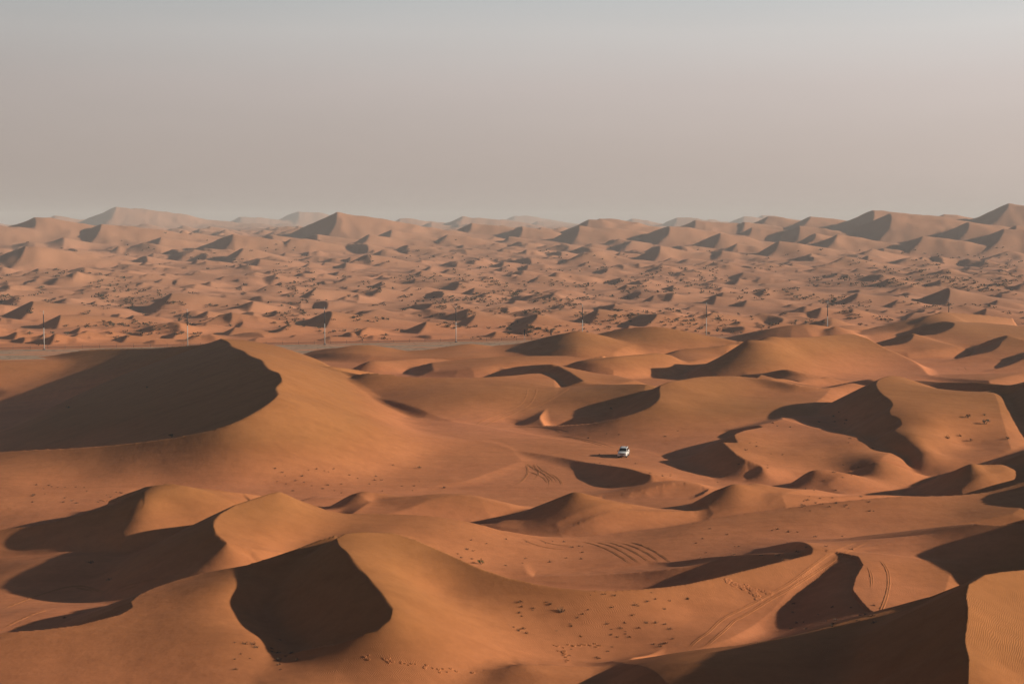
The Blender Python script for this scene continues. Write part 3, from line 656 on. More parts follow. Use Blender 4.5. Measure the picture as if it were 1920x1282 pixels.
# ------------------------------------------------------------------ the gravel strip the lamp posts stand on
def gravel_material():
    m = mat('gravel', (.22, .19, .165), 1.); t = m.node_tree; L = t.links.new; b = t.nodes['Principled BSDF']; b.inputs['Specular IOR Level'].default_value = 0.0
    g = N(m, 'ShaderNodeNewGeometry')
    n1 = N(m, 'ShaderNodeTexNoise'); n1.inputs['Scale'].default_value = .35; n1.inputs['Detail'].default_value = 8; n1.inputs['Roughness'].default_value = .75; L(g.outputs['Position'], n1.inputs['Vector'])
    v = N(m, 'ShaderNodeTexVoronoi', feature='DISTANCE_TO_EDGE'); v.inputs['Scale'].default_value = .13; L(g.outputs['Position'], v.inputs['Vector'])
    r = N(m, 'ShaderNodeValToRGB'); L(n1.outputs['Fac'], r.inputs[0]); e = r.color_ramp.elements
    e[0].position = .3; e[0].color = (.33, .225, .155, 1); e[1].position = .7; e[1].color = (.52, .365, .26, 1)
    r2 = N(m, 'ShaderNodeValToRGB'); L(v.outputs['Distance'], r2.inputs[0]); e = r2.color_ramp.elements
    e[0].position = .0; e[0].color = (.35, .35, .35, 1); e[1].position = .05; e[1].color = (1, 1, 1, 1)
    x = N(m, 'ShaderNodeMix', data_type='RGBA', blend_type='MULTIPLY'); x.inputs['Factor'].default_value = .6
    L(r.outputs[0], x.inputs['A']); L(r2.outputs[0], x.inputs['B'])
    mpd = N(m, 'ShaderNodeMapping'); mpd.inputs['Scale'].default_value = (.03, .11, .1); L(g.outputs['Position'], mpd.inputs['Vector'])
    nd = N(m, 'ShaderNodeTexNoise'); nd.inputs['Scale'].default_value = 1.; nd.inputs['Detail'].default_value = 5; L(mpd.outputs[0], nd.inputs['Vector'])
    mr = N(m, 'ShaderNodeMapRange'); L(nd.outputs['Fac'], mr.inputs[0]); mr.inputs[1].default_value = .46; mr.inputs[2].default_value = .62; mr.inputs[4].default_value = .8
    x2 = N(m, 'ShaderNodeMix', data_type='RGBA'); L(mr.outputs[0], x2.inputs['Factor']); L(x.outputs['Result'], x2.inputs['A']); x2.inputs['B'].default_value = (.62, .27, .15, 1); L(x2.outputs['Result'], b.inputs['Base Color'])
    bp = N(m, 'ShaderNodeBump'); bp.inputs['Distance'].default_value = .4; L(n1.outputs['Fac'], bp.inputs['Height']); L(bp.outputs[0], b.inputs['Normal'])
    return m
def road_pt(x, t): return 593.0 + (x + 185.7) * 12.5 / 54.0 + t * 1.026
gx = np.linspace(-330, 330, 220); gt = np.concatenate([[-42.2, -42], np.linspace(-40, 3, 24), [3.3]])
GX, GT = np.meshgrid(gx, gt); GY = road_pt(GX, GT)
GZ = .10 + .05 * fbm(GX / 9, GY / 9, 90, 3); GZ[0] = -.4; GZ[-1] = -.4
meR = grid_mesh('gravel_road', GX, GY, GZ); meR.materials.append(gravel_material())
tag(bpy.data.objects.new('gravel_road', meR), kind='structure'); col.objects.link(bpy.data.objects['gravel_road'])

# ------------------------------------------------------------------ lamp posts
M_white = mat('white_paint', (.48, .46, .43), .6); M_black = mat('black_paint', (.025, .025, .028), .5)
M_conc = mat('concrete', (.10, .095, .09), .9); M_steel = mat('galvanised_steel', (.32, .32, .32), .45, .6)
def lamp_post(x, y, h=15.6):
    root = empty('lamp_post', (x, y, .08))
    bm = bmesh.new(); add_box(bm, -.55, .55, -.55, .55, -.6, .32); bevelled(bm, .05); mesh_obj('footing', bm, M_conc, root)
    bm = bmesh.new(); add_tube(bm, (0, 0, .32), (0, 0, .37), .34, .34, 12)
    for i in range(4): add_tube(bm, (.24 * math.cos(i * 1.57 + .78), .24 * math.sin(i * 1.57 + .78), .37), (.24 * math.cos(i * 1.57 + .78), .24 * math.sin(i * 1.57 + .78), .5), .03, .03, 6)
    mesh_obj('base_plate', bm, M_steel, root)
    bm = bmesh.new(); add_tube(bm, (0, 0, .37), (0, 0, h * .565), .18, .15, 14); mesh_obj('lower_pole', bm, M_white, root, True)['label'] = 'white lower pole'
    bm = bmesh.new(); add_tube(bm, (0, 0, h * .565), (0, 0, h * .90), .20, .17, 14); mesh_obj('upper_pole', bm, M_black, root, True)['label'] = 'black upper pole'
    bm = bmesh.new(); add_tube(bm, (0, 0, h * .90), (0, 0, h), .11, .08, 12); mesh_obj('pole_tip', bm, M_white, root, True)['label'] = 'pale pole tip'
    bm = bmesh.new(); add_tube(bm, (0, 0, h * .965), (-.9, 0, h * .985), .05, .045, 8); arm = mesh_obj('lamp_arm', bm, M_steel, root)
    bm = bmesh.new()
    prof = [(-.75, .07, .03), (-.95, .15, .06), (-1.35, .17, .07), (-1.62, .06, .03)]; rings = []
    for xx, ww, hh in prof: rings.append([bm.verts.new((xx, a * ww, h * .987 + b * hh)) for a, b in ((-1, -.6), (1, -.6), (.8, 1), (-.8, 1))])
    for r0, r1 in zip(rings, rings[1:]):
        for i in range(4): bm.faces.new((r0[i], r0[(i + 1) % 4], r1[(i + 1) % 4], r1[i]))
    bm.faces.new(rings[0][::-1]); bm.faces.new(rings[-1]); mesh_obj('lamp_head', bm, M_steel, root)
    return root
POST_LABELS = [
 (83, 'black and white lamp post at the far left, in front of a dark dune shadow'),
 (352, 'second lamp post from the left, behind the big shaded dune'),
 (609, 'third lamp post from the left, on the gravel strip right of the big dune peak'),
 (855, 'fourth lamp post from the left, the last with its foot on open gravel'),
 (1092, 'lamp post rising just right of a rounded orange dune top, by the two road markers'),
 (1324, 'sixth lamp post from the left, standing behind a long dark dune slope'),
 (1551, 'second lamp post from the right, above a dark crest'),
 (1778, 'rightmost lamp post, only its black top showing over a dune peak')]
for i, (px, lab) in enumerate(POST_LABELS):
    y = 620.
    for _ in range(12):
        x = (px - 960) / F * (y * CT + 50 * ST); y = road_pt(x, 0)
    if i == 0: post = lamp_post(x, y)
    else: post_i = copy_tree(POST0); post_i.location = (x, y, .08)
    if i == 0: POST0 = post
    tag(post if i == 0 else post_i, lab, 'lamp post', 'lamp posts along the gravel strip')

# ------------------------------------------------------------------ two striped road markers
def marker(px, t, tone, lab, top):
    y = 640.
    for _ in range(12):
        x = (px - 960) / F * (y * CT + 50 * ST); y = road_pt(x, t)
    root = empty('road_marker', (x, y, max(.0, float(gz(x, y)))))
    bm = bmesh.new(); add_tube(bm, (0, 0, -1.0), (0, 0, 2.3), .07, .07, 10); mesh_obj('post', bm, M_black, root)
    for k in range(3):
        bm = bmesh.new(); add_tube(bm, (0, 0, .25 + k * .72), (0, 0, .62 + k * .72), .12, .12, 12); mesh_obj('white_band', bm, M_white, root)
    bm = bmesh.new()      # narrow upright board
    pts = [(-.14, 2.3), (.14, 2.3), (.30, 2.7), (.22, 3.4), (.34, 4.1), (.24, 4.8), (0, 5.0), (-.24, 4.8), (-.34, 4.1), (-.20, 3.4), (-.30, 2.7)]
    f = [bm.verts.new((a, -.04, b)) for a, b in pts]; g_ = [bm.verts.new((a, .04, b)) for a, b in pts]
    bm.faces.new(f); bm.faces.new(g_[::-1])
    for i in range(len(pts)): bm.faces.new((f[i], g_[i], g_[(i + 1) % len(pts)], f[(i + 1) % len(pts)]))
    mesh_obj('board', bm, tone, root)
    tag(root, lab, 'road marker', 'striped road markers'); return root
marker(983.5, 2, M_black, 'left one of the two markers, with a black board over a white banded post', 615)
marker(1033, 2, mat('brown_board', (.10, .075, .07), .7), 'right one of the two markers, with a dull brown board over a white banded post', 615)

# ------------------------------------------------------------------ low wire fence along the far edge of the gravel
root = empty('road_fence', (-100, road_pt(-100, 5), 0)); tag(root, 'low dark rail fence running along the far edge of the grey gravel strip', 'fence')
M_rail = mat('rusty_rail', (.07, .06, .055), .7)
bmP = bmesh.new(); add_tube(bmP, (0, 0, -.3), (0, 0, 1.5), .06, .05, 6); meP = bpy.data.meshes.new('post'); bmP.to_mesh(meP); bmP.free(); meP.materials.append(M_rail)
fx = np.arange(-245, 110, 6.5); slope = 12.5 / 54
for x in fx:
    o = bpy.data.objects.new('post', meP); col.objects.link(o); o.parent = root; o.location = (x + 100, road_pt(x, 5) - root.location.y, 0)
for zz in (.45, .8):
    bm = bmesh.new(); add_tube(bm, (-145, road_pt(-245, 5) - root.location.y, zz), (208, road_pt(108, 5) - root.location.y, zz), .07, .07, 6)
    mesh_obj('rail', bm, M_rail, root)

# ------------------------------------------------------------------ the white off-road car
def build_car():
    root = empty('off_road_car', (0, 0, 0))
    M_w = mat('white_car_paint', (.78, .78, .76), .35); M_w.node_tree.nodes['Principled BSDF'].inputs['Coat Weight'].default_value = .5
    M_gl = mat('dark_glass', (.012, .018, .02), .06); M_gl.node_tree.nodes['Principled BSDF'].inputs['Specular IOR Level'].default_value = .5
    M_ty = mat('tyre_rubber', (.02, .02, .02), .85); M_tr = mat('black_trim', (.03, .03, .032), .6)
    M_ch = mat('chrome', (.5, .5, .5), .25, .9); M_li = mat('headlamp_glass', (.55, .57, .6), .1); M_red = mat('red_lamp', (.35, .02, .02), .3)
    # front is -Y.  cross sections along the length: y, half width, z bottom, z belt, half width at roof, z top
    W = .97
    def loft(name, secs, m, bev=.03):
        bm = bmesh.new(); R = []
        for sct in secs: R.append([bm.verts.new(p) for p in sct])
        n = len(secs[0])
        for a, b in zip(R, R[1:]):
            for i in range(n): bm.faces.new((a[i], a[(i + 1) % n], b[(i + 1) % n], b[i]))
        bm.faces.new(R[0][::-1]); bm.faces.new(R[-1]); bmesh.ops.recalc_face_normals(bm, faces=bm.faces)
        o = mesh_obj(name, bm, m, root)
        mod = o.modifiers.new('bevel', 'BEVEL'); mod.width = bev; mod.segments = 2; mod.limit_method = 'ANGLE'; mod.angle_limit = math.radians(25)
        for p in o.data.polygons: p.use_smooth = True
        return o
    def sec(y, w, zb, zt, wt): return [(-w, y, zb), (w, y, zb), (w * 1.01, y, (zb + zt) / 2), (wt, y, zt), (-wt, y, zt), (-w * 1.01, y, (zb + zt) / 2)]
    body = loft('body', [sec(-2.42, .78, .55, .98, .72), sec(-2.34, .90, .42, 1.08, .84), sec(-1.9, .96, .40, 1.15, .88), sec(-1.1, .97, .40, 1.20, .90), sec(-.95, .97, .40, 1.22, .90), sec(1.6, .97, .40, 1.22, .90), sec(2.3, .95, .42, 1.20, .88), sec(2.42, .90, .5, 1.12, .84)], M_w, .05)
    def cs(y, wb, zb, wt, zt): return [(-wb, y, zb), (wb, y, zb), (wt, y, zt), (-wt, y, zt)]
    cab = loft('cabin', [cs(-1.02, .86, 1.18, .84, 1.22), cs(-.32, .88, 1.18, .72, 1.80), cs(0, .89, 1.18, .73, 1.85), cs(1.75, .89, 1.18, .72, 1.86), cs(2.1, .88, 1.18, .70, 1.80), cs(2.36, .86, 1.18, .80, 1.24)], M_w, .05)
    def quad(name, pts, m, th=.012, parent=root):
        bm = bmesh.new(); v = [bm.verts.new(p) for p in pts]; f = bm.faces.new(v); bm.normal_update(); n = f.normal.copy()
        v2 = [bm.verts.new(Vector(p) + n * th) for p in pts]; bm.faces.new(v2)
        for i in range(len(v)): bm.faces.new((v[i], v[(i + 1) % len(v)], v2[(i + 1) % len(v)], v2[i]))
        bmesh.ops.recalc_face_normals(bm, faces=bm.faces); return mesh_obj(name, bm, m, parent)
    quad('windscreen', [(-.79, -.99, 1.235), (.79, -.99, 1.235), (.69, -.38, 1.76), (-.69, -.38, 1.76)], M_gl, .02)
    quad('rear_window', [(.76, 2.34, 1.32), (-.76, 2.34, 1.32), (-.66, 2.14, 1.72), (.66, 2.14, 1.72)], M_gl, .02)
    for s in (-1, 1):
        for y0, y1, y0t, y1t in ((-.78, .28, -.28, .24), (.36, 1.22, .32, 1.18), (1.30, 2.12, 1.26, 1.92)):
            f = lambda z: .893 - (z - 1.18) / .68 * .165
            quad('side_window', [(s * f(1.27), y0, 1.27), (s * f(1.27), y1, 1.27), (s * f(1.74), y1t, 1.74), (s * f(1.74), y0t, 1.74)][::s], M_gl, .014)
        # mirror
        bm = bmesh.new(); add_box(bm, s * .93, s * 1.16, -.86, -.74, 1.18, 1.36); bevelled(bm, .03); mesh_obj('mirror', bm, M_tr, root)
        bm = bmesh.new(); add_box(bm, min(s * .52, s * .86), max(s * .52, s * .86), -2.44, -2.30, .82, 1.02); bevelled(bm, .03); mesh_obj('headlight', bm, M_li, root)
        bm = bmesh.new(); add_box(bm, min(s * .72, s * .9), max(s * .72, s * .9), 2.34, 2.45, .78, 1.08); bevelled(bm, .02); mesh_obj('tail_light', bm, M_red, root)
        bm = bmesh.new(); add_box(bm, min(s * .60, s * .66), max(s * .60, s * .66), -.1, 1.9, 1.90, 1.94); add_box(bm, min(s * .60, s * .66), max(s * .60, s * .66), -.05, 0, 1.84, 1.9); add_box(bm, min(s * .60, s * .66), max(s * .60, s * .66), 1.8, 1.85, 1.84, 1.9); mesh_obj('roof_rail', bm, M_tr, root)
        bm = bmesh.new(); add_box(bm, min(s * .95, s * 1.04), max(s * .95, s * 1.04), -1.0, 1.0, .36, .44); bevelled(bm, .02); mesh_obj('side_step', bm, M_tr, root)
    bm = bmesh.new(); add_box(bm, -.5, .5, -2.47, -2.38, .78, 1.0); g0 = mesh_obj('grille', bm, M_tr, root)
    for k in range(3):
        bm = bmesh.new(); add_box(bm, -.48, .48, -2.49, -2.465, .81 + k * .065, .835 + k * .065); mesh_obj('bar', bm, M_ch, g0)
    bm = bmesh.new(); add_box(bm, -.92, .92, -2.56, -2.30, .44, .70); bevelled(bm, .05); bp = mesh_obj('front_bumper', bm, M_w, root)
    bm = bmesh.new(); add_box(bm, -.45, .45, -2.58, -2.55, .47, .58); mesh_obj('air_intake', bm, M_tr, bp)
    bm = bmesh.new(); add_box(bm, -.26, .26, -2.595, -2.57, .60, .69); mesh_obj('number_plate', bm, mat('plate', (.5, .42, .40), .5), root)
    bm = bmesh.new(); add_box(bm, -.9, .9, 2.36, 2.54, .46, .68); bevelled(bm, .04); mesh_obj('rear_bumper', bm, M_w, root)
    bm = bmesh.new(); add_box(bm, -.5, .42, -.10, .28, 1.845, 1.872); mesh_obj('sunroof', bm, M_gl, root)
    bm = bmesh.new(); add_box(bm, -.84, .84, -2.1, 2.1, .30, .42); mesh_obj('underbody', bm, M_tr, root)
    bmT = bmesh.new()
    prof = [(.40, -.13), (.42, -.10), (.42, .10), (.40, .13), (.25, .13), (.25, -.13)]; n = 24; R = []
    for i in range(n):
        a = i * 2 * math.pi / n; R.append([bmT.verts.new((xx, r * math.cos(a), r * math.sin(a))) for r, xx in prof])
    for i in range(n):
        for j in range(len(prof)): bmT.faces.new((R[i][j], R[i][(j + 1) % 6], R[(i + 1) % n][(j + 1) % 6], R[(i + 1) % n][j]))
    bmR = bmesh.new(); add_tube(bmR, (-.10, 0, 0), (.10, 0, 0), .25, .25, 20)
    for i in range(5):
        a = i * 1.2566; add_tube(bmR, (.11, .06 * math.cos(a), .06 * math.sin(a)), (.11, .22 * math.cos(a), .22 * math.sin(a)), .035, .025, 6); add_tube(bmR, (-.11, .06 * math.cos(a), .06 * math.sin(a)), (-.11, .22 * math.cos(a), .22 * math.sin(a)), .035, .025, 6)
    meT = bpy.data.meshes.new('tyre'); bmT.to_mesh(meT); bmT.free(); meT.materials.append(M_ty)
    meR_ = bpy.data.meshes.new('rim'); bmR.to_mesh(meR_); bmR.free(); meR_.materials.append(M_ch)
    for sx in (-1, 1):
        for yy in (-1.48, 1.40):
            t = bpy.data.objects.new('wheel', meT); col.objects.link(t); t.parent = root; t.location = (sx * .84, yy, .40)
            r = bpy.data.objects.new('rim', meR_); col.objects.link(r); r.parent = t
            bm = bmesh.new(); m_ = 14; A = []; B = []
            for i in range(m_ + 1):
                a = math.pi * i / m_; A.append(bm.verts.new((sx * .985, yy + .50 * math.cos(a), .40 + .48 * math.sin(a)))); B.append(bm.verts.new((sx * .975, yy + .43 * math.cos(a), .40 + .43 * math.sin(a))))
            for i in range(m_): bm.faces.new((A[i], A[i + 1], B[i + 1], B[i]))
            c_ = bm.verts.new((sx * .972, yy, .40)); 
            for i in range(m_): bm.faces.new((B[i], B[i + 1], c_))
            mesh_obj('wheel_arch', bm, M_tr, root)
    return root
car = build_car()
cp = hits([(1169, 855)])[0]
yaw = -math.radians(12)
n = normal(cp[0], cp[1], 1.6)
car.location = Vector(cp) - n * .03
car.rotation_euler = (Vector((0, 0, 1)).rotation_difference(n) @ Matrix.Rotation(yaw, 3, 'Z').to_quaternion()).to_euler()
tag(car, 'white off-road car driving down the sand towards the viewer', 'car')
print('objects a', round(time.time() - T0, 1), 'car', cp)

# ------------------------------------------------------------------ tyre tracks: low berms thrown up either side of a rut
def crop(x0, y0, s, pts): return [(x0 + a / s, y0 + b / s) for a, b in pts]
C5 = lambda p: crop(640, 880, 3, p); C6 = lambda p: crop(1280, 880, 3, p); C2 = lambda p: crop(640, 620, 3, [q for q in p if q[1] < 884]); C4 = lambda p: crop(0, 880, 3, p)
TRACKS = [
 C6([(20,1015),(80,960),(150,910),(200,860),(250,825),(320,790),(400,750),(500,695),(600,640),(660,595),(720,550),(780,505),(850,460),(930,425),(1010,400)]),
 C6([(115,1005),(180,950),(250,890),(290,850),(330,830),(430,770),(520,715),(600,672),(690,615),(760,570),(820,530),(900,475),(980,435),(1070,395)]),
 C6([(1030,520),(1050,560),(1062,600),(1065,640),(1060,690)]), C6([(1090,490),(1130,530),(1155,580),(1160,640),(1150,700),(1130,760),(1105,810)]),
 C5([(1010,375),(1050,405),(1120,430),(1200,445),(1290,450)]), C5([(1085,378),(1150,408),(1230,425),(1330,430)]),
 C5([(1330,400),(1420,420),(1500,450),(1570,490),(1650,545)]), C5([(1400,402),(1500,425),(1580,460),(1640,500),(1700,545)]), C5([(1470,400),(1560,425),(1650,465),(1720,510),(1750,540)]),
 C5([(1540,402),(1640,432),(1720,470),(1790,520),(1810,538)]), C5([(1600,400),(1700,430),(1770,465),(1830,505),(1860,530)]),
 C2([(1035,735),(1045,765),(1048,800),(1020,840),(960,875),(880,910),(790,950)]), C2([(1085,735),(1090,765),(1110,790),(1100,820),(1060,850),(990,885),(900,920),(830,955)]),
 C2([(1040,730),(1060,760),(1110,785),(1150,815),(1172,850),(1165,880),(1140,903)]), C2([(1095,740),(1120,775),(1165,805),(1205,835),(1220,865),(1210,890),(1190,907)]),
 C2([(1150,790),(1200,815),(1235,850),(1243,880),(1235,900)]), C2([(1060,740),(1080,775),(1130,800),(1180,830),(1195,865),(1180,895)]), C2([(1010,780),(1080,800),(1140,830),(1170,870)]),
 C2([(1050,320),(1040,370),(1010,410),(960,440),(900,462),(840,485),(780,512),(748,538)]), C2([(1100,320),(1088,370),(1058,412),(1000,448),(940,475),(880,497),(830,520),(795,540)]),
 C2([(1290,318),(1200,375),(1120,415),(1040,445),(960,475)]),
 C2([(860,548),(950,543),(1050,540),(1140,545),(1200,555),(1225,568),(1230,582)]), C2([(980,545),(1100,540),(1190,548),(1250,558),(1278,570),(1280,583)]),
 C2([(1180,590),(1280,598),(1380,622),(1450,640),(1510,660)]), C2([(1240,588),(1340,605),(1430,625),(1500,645),(1560,668)]),
 C4([(0,790),(100,750),(200,712),(300,680),(380,660),(470,655),(540,675),(600,697)]), C4([(390,655),(470,670),(560,690)]), C4([(620,690),(700,655),(790,630),(880,612),(960,605)]), C4([(640,700),(720,668),(800,645)]), C4([(700,620),(760,640),(800,640)]),
 C4([(0,900),(80,860),(180,815),(300,780)]), C4([(40,908),(140,875),(240,850)]), C4([(20,200),(50,215),(60,240),(40,250)]), C4([(0,190),(30,200),(40,230)]),
 crop(1560,560,5.333,[(1255,690),(1262,710),(1285,728)]), crop(1560,560,5.333,[(1325,675),(1335,700),(1365,728)]),
]
M_track = mat('disturbed_sand', (.47, .215, .105), .95)
for tr in TRACKS:
    pts = catmull([(a, b, 0.) for a, b in tr], 2.5)[:, :2]
    w3 = hits(pts)
    # drop jumps across hidden ground
    keep = np.concatenate([[True], np.abs(np.diff(w3[:, 1])) < 9]); 
    runs = np.split(np.arange(len(w3)), np.nonzero(~keep)[0])
    run = max(runs, key=len)
    q = w3[run]
    if len(q) < 3: continue
    q = catmull(q, .6); 
    if len(q) > 700: q = q[::2]
    d = np.gradient(q[:, :2], axis=0); L = np.hypot(d[:, 0], d[:, 1]) + 1e-9; nx, ny = -d[:, 1] / L, d[:, 0] / L
    bm = bmesh.new(); prev = None
    offs = [-.27, -.19, -.13, -.06, .06, .13, .19, .27]; hs = [-.04, .022, .036, .010, .010, .036, .022, -.04]
    jit = rng.normal(0, .012, (len(q), 8))
    fade = np.clip(np.minimum(np.arange(len(q)), np.arange(len(q))[::-1]) / 8, 0, 1)
    for i in range(len(q)):
        row = []
        for j, (o_, h_) in enumerate(zip(offs, hs)):
            x = q[i, 0] + nx[i] * o_; y = q[i, 1] + ny[i] * o_
            row.append(bm.verts.new((x, y, float(gz(x, y)) + ((h_ + (jit[i, j] if h_ > 0.02 else 0)) * (.3 + .7 * fade[i]) if h_ > 0 else h_) - .03 * (1 - fade[i]))))
        if prev:
            for a in range(7): bm.faces.new((prev[a], prev[a + 1], row[a + 1], row[a]))
        prev = row
    bmesh.ops.recalc_face_normals(bm, faces=bm.faces)
    o = mesh_obj('tyre_track', bm, M_sand, None, True); tag(o, kind='structure')
    at = o.data.attributes.new('rel_height', 'FLOAT', 'POINT'); at.data.foreach_set('value', np.full(len(o.data.vertices), .35, np.float32))
print('tracks', round(time.time() - T0, 1))

# ------------------------------------------------------------------ plants
def leaf_material(name, c1, c2):
    m = mat(name, c1, .85); g = N(m, 'ShaderNodeObjectInfo'); r = N(m, 'ShaderNodeValToRGB'); e = r.color_ramp.elements
    e[0].color = (*c1, 1); e[1].color = (*c2, 1); m.node_tree.links.new(g.outputs['Random'], r.inputs[0]); m.node_tree.links.new(r.outputs[0], m.node_tree.nodes['Principled BSDF'].inputs['Base Color'])
    return m
M_leaf = leaf_material('scrub_leaves', (.050, .050, .030), (.095, .082, .050)); M_twig = mat('twigs', (.09, .065, .045), .9)
M_green = leaf_material('green_leaves', (.05, .085, .02), (.06, .10, .02)); M_dry = leaf_material('dry_grass', (.06, .045, .03), (.13, .09, .055))
def bush_mesh(seed, nleaf, leaf=.11, flat=.5, lumps=5):
    """unit bush, one metre wide: leaf clumps round a few limbs"""
    r = random.Random(seed); bm = bmesh.new(); cs = []
    for _ in range(lumps):
        a = r.uniform(0, 6.28); d = r.uniform(.05, .33); cs.append(Vector((d * math.cos(a), d * math.sin(a), flat * r.uniform(.35, .8))))
    for i in range(nleaf):
        c = r.choice(cs); v = Vector((r.gauss(0, 1), r.gauss(0, 1), r.gauss(0, .8))); v = v.normalized() * r.uniform(.5, 1.) * r.uniform(.12, .24)
        p = c + v; p.z = max(.02, p.z); s = leaf * r.uniform(.6, 1.3)
        a = Vector((r.gauss(0, 1), r.gauss(0, 1), r.gauss(0, 1))).normalized(); b = a.orthogonal().normalized()
        bm.faces.new([bm.verts.new(p + a * s * .5), bm.verts.new(p + b * s * .35), bm.verts.new(p - a * s * .5), bm.verts.new(p - b * s * .35)])
    nf = len(bm.faces)
    for c in cs:
        add_tube(bm, (0, 0, -.08), c, .022, .008, 4, False)
    me = bpy.data.meshes.new('shrub'); bm.to_mesh(me); bm.free(); me.materials.append(M_leaf); me.materials.append(M_twig)
    for p in me.polygons:
        if p.index >= nf: p.material_index = 1
    return me
BUSH = [bush_mesh(s, 90, .12, f) for s, f in ((1, .5), (2, .45), (3, .6), (4, .38), (5, .55), (6, .42))]
def tuft_mesh(seed, n=26, leaf_m=None):
    r = random.Random(seed); bm = bmesh.new()
    for i in range(n):
        a = r.uniform(0, 6.28); l = r.uniform(.25, .55); o = Vector((r.gauss(0, .13), r.gauss(0, .13), -.03)); t = Vector((math.cos(a) * l * r.uniform(.3, 1), math.sin(a) * l * r.uniform(.3, 1), l * r.uniform(.25, .9)))
        w_ = Vector((-math.sin(a), math.cos(a), 0)) * .035
        bm.faces.new([bm.verts.new(o - w_), bm.verts.new(o + w_), bm.verts.new(o + t * .7 + w_ * .6), bm.verts.new(o + t)])
    me = bpy.data.meshes.new('tuft'); bm.to_mesh(me); bm.free(); me.materials.append(leaf_m or M_dry); return me
TUFT = [tuft_mesh(s) for s in range(4)]
def place(name, me, p, s, h=1., rz=None):
    o = bpy.data.objects.new(name, me); col.objects.link(o); o.location = (p[0], p[1], p[2] - .02 * s)
    o.scale = (s, s, s * h); o.rotation_euler = (0, 0, rng.uniform(0, 6.28) if rz is None else rz); return o
# single plants one can point to
SINGLE = [
 (902,1055,1.25,'g','small bright green bush on the ridge line of the front dune','bush'),
 (787,876,1.0,'b','dark round bush on the lower slope of the big dune','bush'),
 (833,913,.8,'b','small dark bush near the foot of the big dune, right of the dark round bush','bush'),
 (128,763,1.9,'b','dark bush inside the shaded bowl of the big dune, at left','bush'),
 (275,725,1.0,'b','small dark bush high in the shaded bowl of the big dune','bush'),
 (322,817,1.6,'b','dark bush at the shaded near rim of the big dune','bush'),
 (1815,781,1.9,'b','spiky dark bush upper one on the right hand sunlit slope','bush'),
 (1848,793,2.1,'b','spiky dark bush close to the shadow edge on the right hand slope','bush'),
 (1846,777,.9,'b','small dark bush just above the bush by the shadow edge','bush'),
 (1776,819,1.5,'t','upright dry grass clump at the foot of the right hand slope','grass clump'),
 (1800,815,.8,'t','little dry grass clump right of the upright clump','grass clump'),
 (1821,825,1.1,'b','low dark bush at the bottom of the right hand slope','bush'),
 (1889,821,1.2,'b','dark bush at the lower end of the right edge shadow','bush'),
 (205,1085,.7,'t','brown stub of dry grass on the dark crest at lower left','grass clump'),
 (122,1156,.45,'t','tiny dry stub in the shaded hollow at lower left','grass clump'),
 (1573,771,.6,'b','topmost of the four small bushes in the shaded bowl at right','bush'),
 (1563,779,.8,'b','left one of the four small bushes in the shaded bowl at right','bush'),
 (1586,787,.8,'b','right one of the four small bushes in the shaded bowl at right','bush'),
 (1565,789,.6,'b','lowest of the four small bushes in the shaded bowl at right','bush'),
 (1146,765,.9,'b','lone dark bush in the crescent shadow above the car','bush'),
 (170,1053,.9,'t','dry clump in the dark hollow behind the front left dune','grass clump'),
 (1052,1143,.9,'t','largest dry clump in the middle of the front sand slope','grass clump'),
]
P1 = hits([(a, b + 2) for a, b, *_ in SINGLE])
for (a, b, s, kd, lab, cat), p in zip(SINGLE, P1):
    if kd == 'g': me_ = BUSH[2].copy(); me_.materials[0] = M_green; o = place('green_bush', me_, p, s, 1.1)
    elif kd == 'b': o = place('bush', random.choice(BUSH), p, s, 1.0)
    else: o = place('grass_clump', random.choice(TUFT), p, s * 1.5, 1.2)
    tag(o, lab, cat)
# dry tufts on the near floors: photo regions (x0, x1, y0, y1, how many)
ORD = 'first second third fourth fifth sixth seventh eighth ninth tenth eleventh twelfth thirteenth fourteenth fifteenth sixteenth seventeenth eighteenth nineteenth twentieth'.split(); ORD += ['twenty-' + w_ for w_ in ORD[:9]] + ['thirtieth'] + ['thirty-' + w_ for w_ in ORD[:9]]
REG = [(960,1290,1110,1235,60,'dry tufts on the front sand slope','dry tuft on the sunlit front slope'),
       (840,1120,1010,1060,22,'dry tufts behind the front dune','dry tuft behind the front dune'),
       (1300,1600,990,1050,26,'dry tufts on the shaded middle slope','dry tuft on the shaded right slope'),
       (40,240,905,945,26,'dry tufts at the left foot of the big dune','dry tuft left of the big dune'),
       (480,800,870,925,34,'dry tufts at the foot of the big dune','dark tuft low on the big dune'),
       (1500,1640,930,960,20,'dry tufts on the ridge right of centre','dry tuft on the brown ridge'),
       (1330,1640,790,920,30,'dry tufts in the hollow right of the car','dry tuft right of the car'),
       (1100,1290,800,900,14,'dry tufts near the car','tiny tuft around the car'),
       (430,560,1195,1262,18,'dry tufts at the front left','dry tuft below the front shadow'),
       (1480,1640,1130,1180,20,'dry tufts in the front right hollow','dry tuft in the front right hollow')]
for x0, x1, y0, y1, n_, grp, lab in REG:
    q_ = np.stack([rng.uniform(x0, x1, n_), rng.uniform(y0, y1, n_)], 1); q_ = q_[np.argsort(q_[:, 0])]
    cnt = {}
    for (a_, b_), p in zip(q_, hits(q_)):
        row = 'upper' if b_ < y0 + (y1 - y0) / 3 else 'middle' if b_ < y0 + (y1 - y0) * 2 / 3 else 'lower'
        cnt[row] = cnt.get(row, 0) + 1
        o = place('dry_tuft', TUFT[rng.integers(4)], p, float(rng.uniform(.35, 1.0)) * (1 + max(0, (p[1] - 200)) / 500), .8)
        tag(o, '%s from the left in the %s row, %s' % (ORD[cnt[row] - 1], row, lab), 'grass tuft', grp)
print('tufts', round(time.time() - T0, 1))

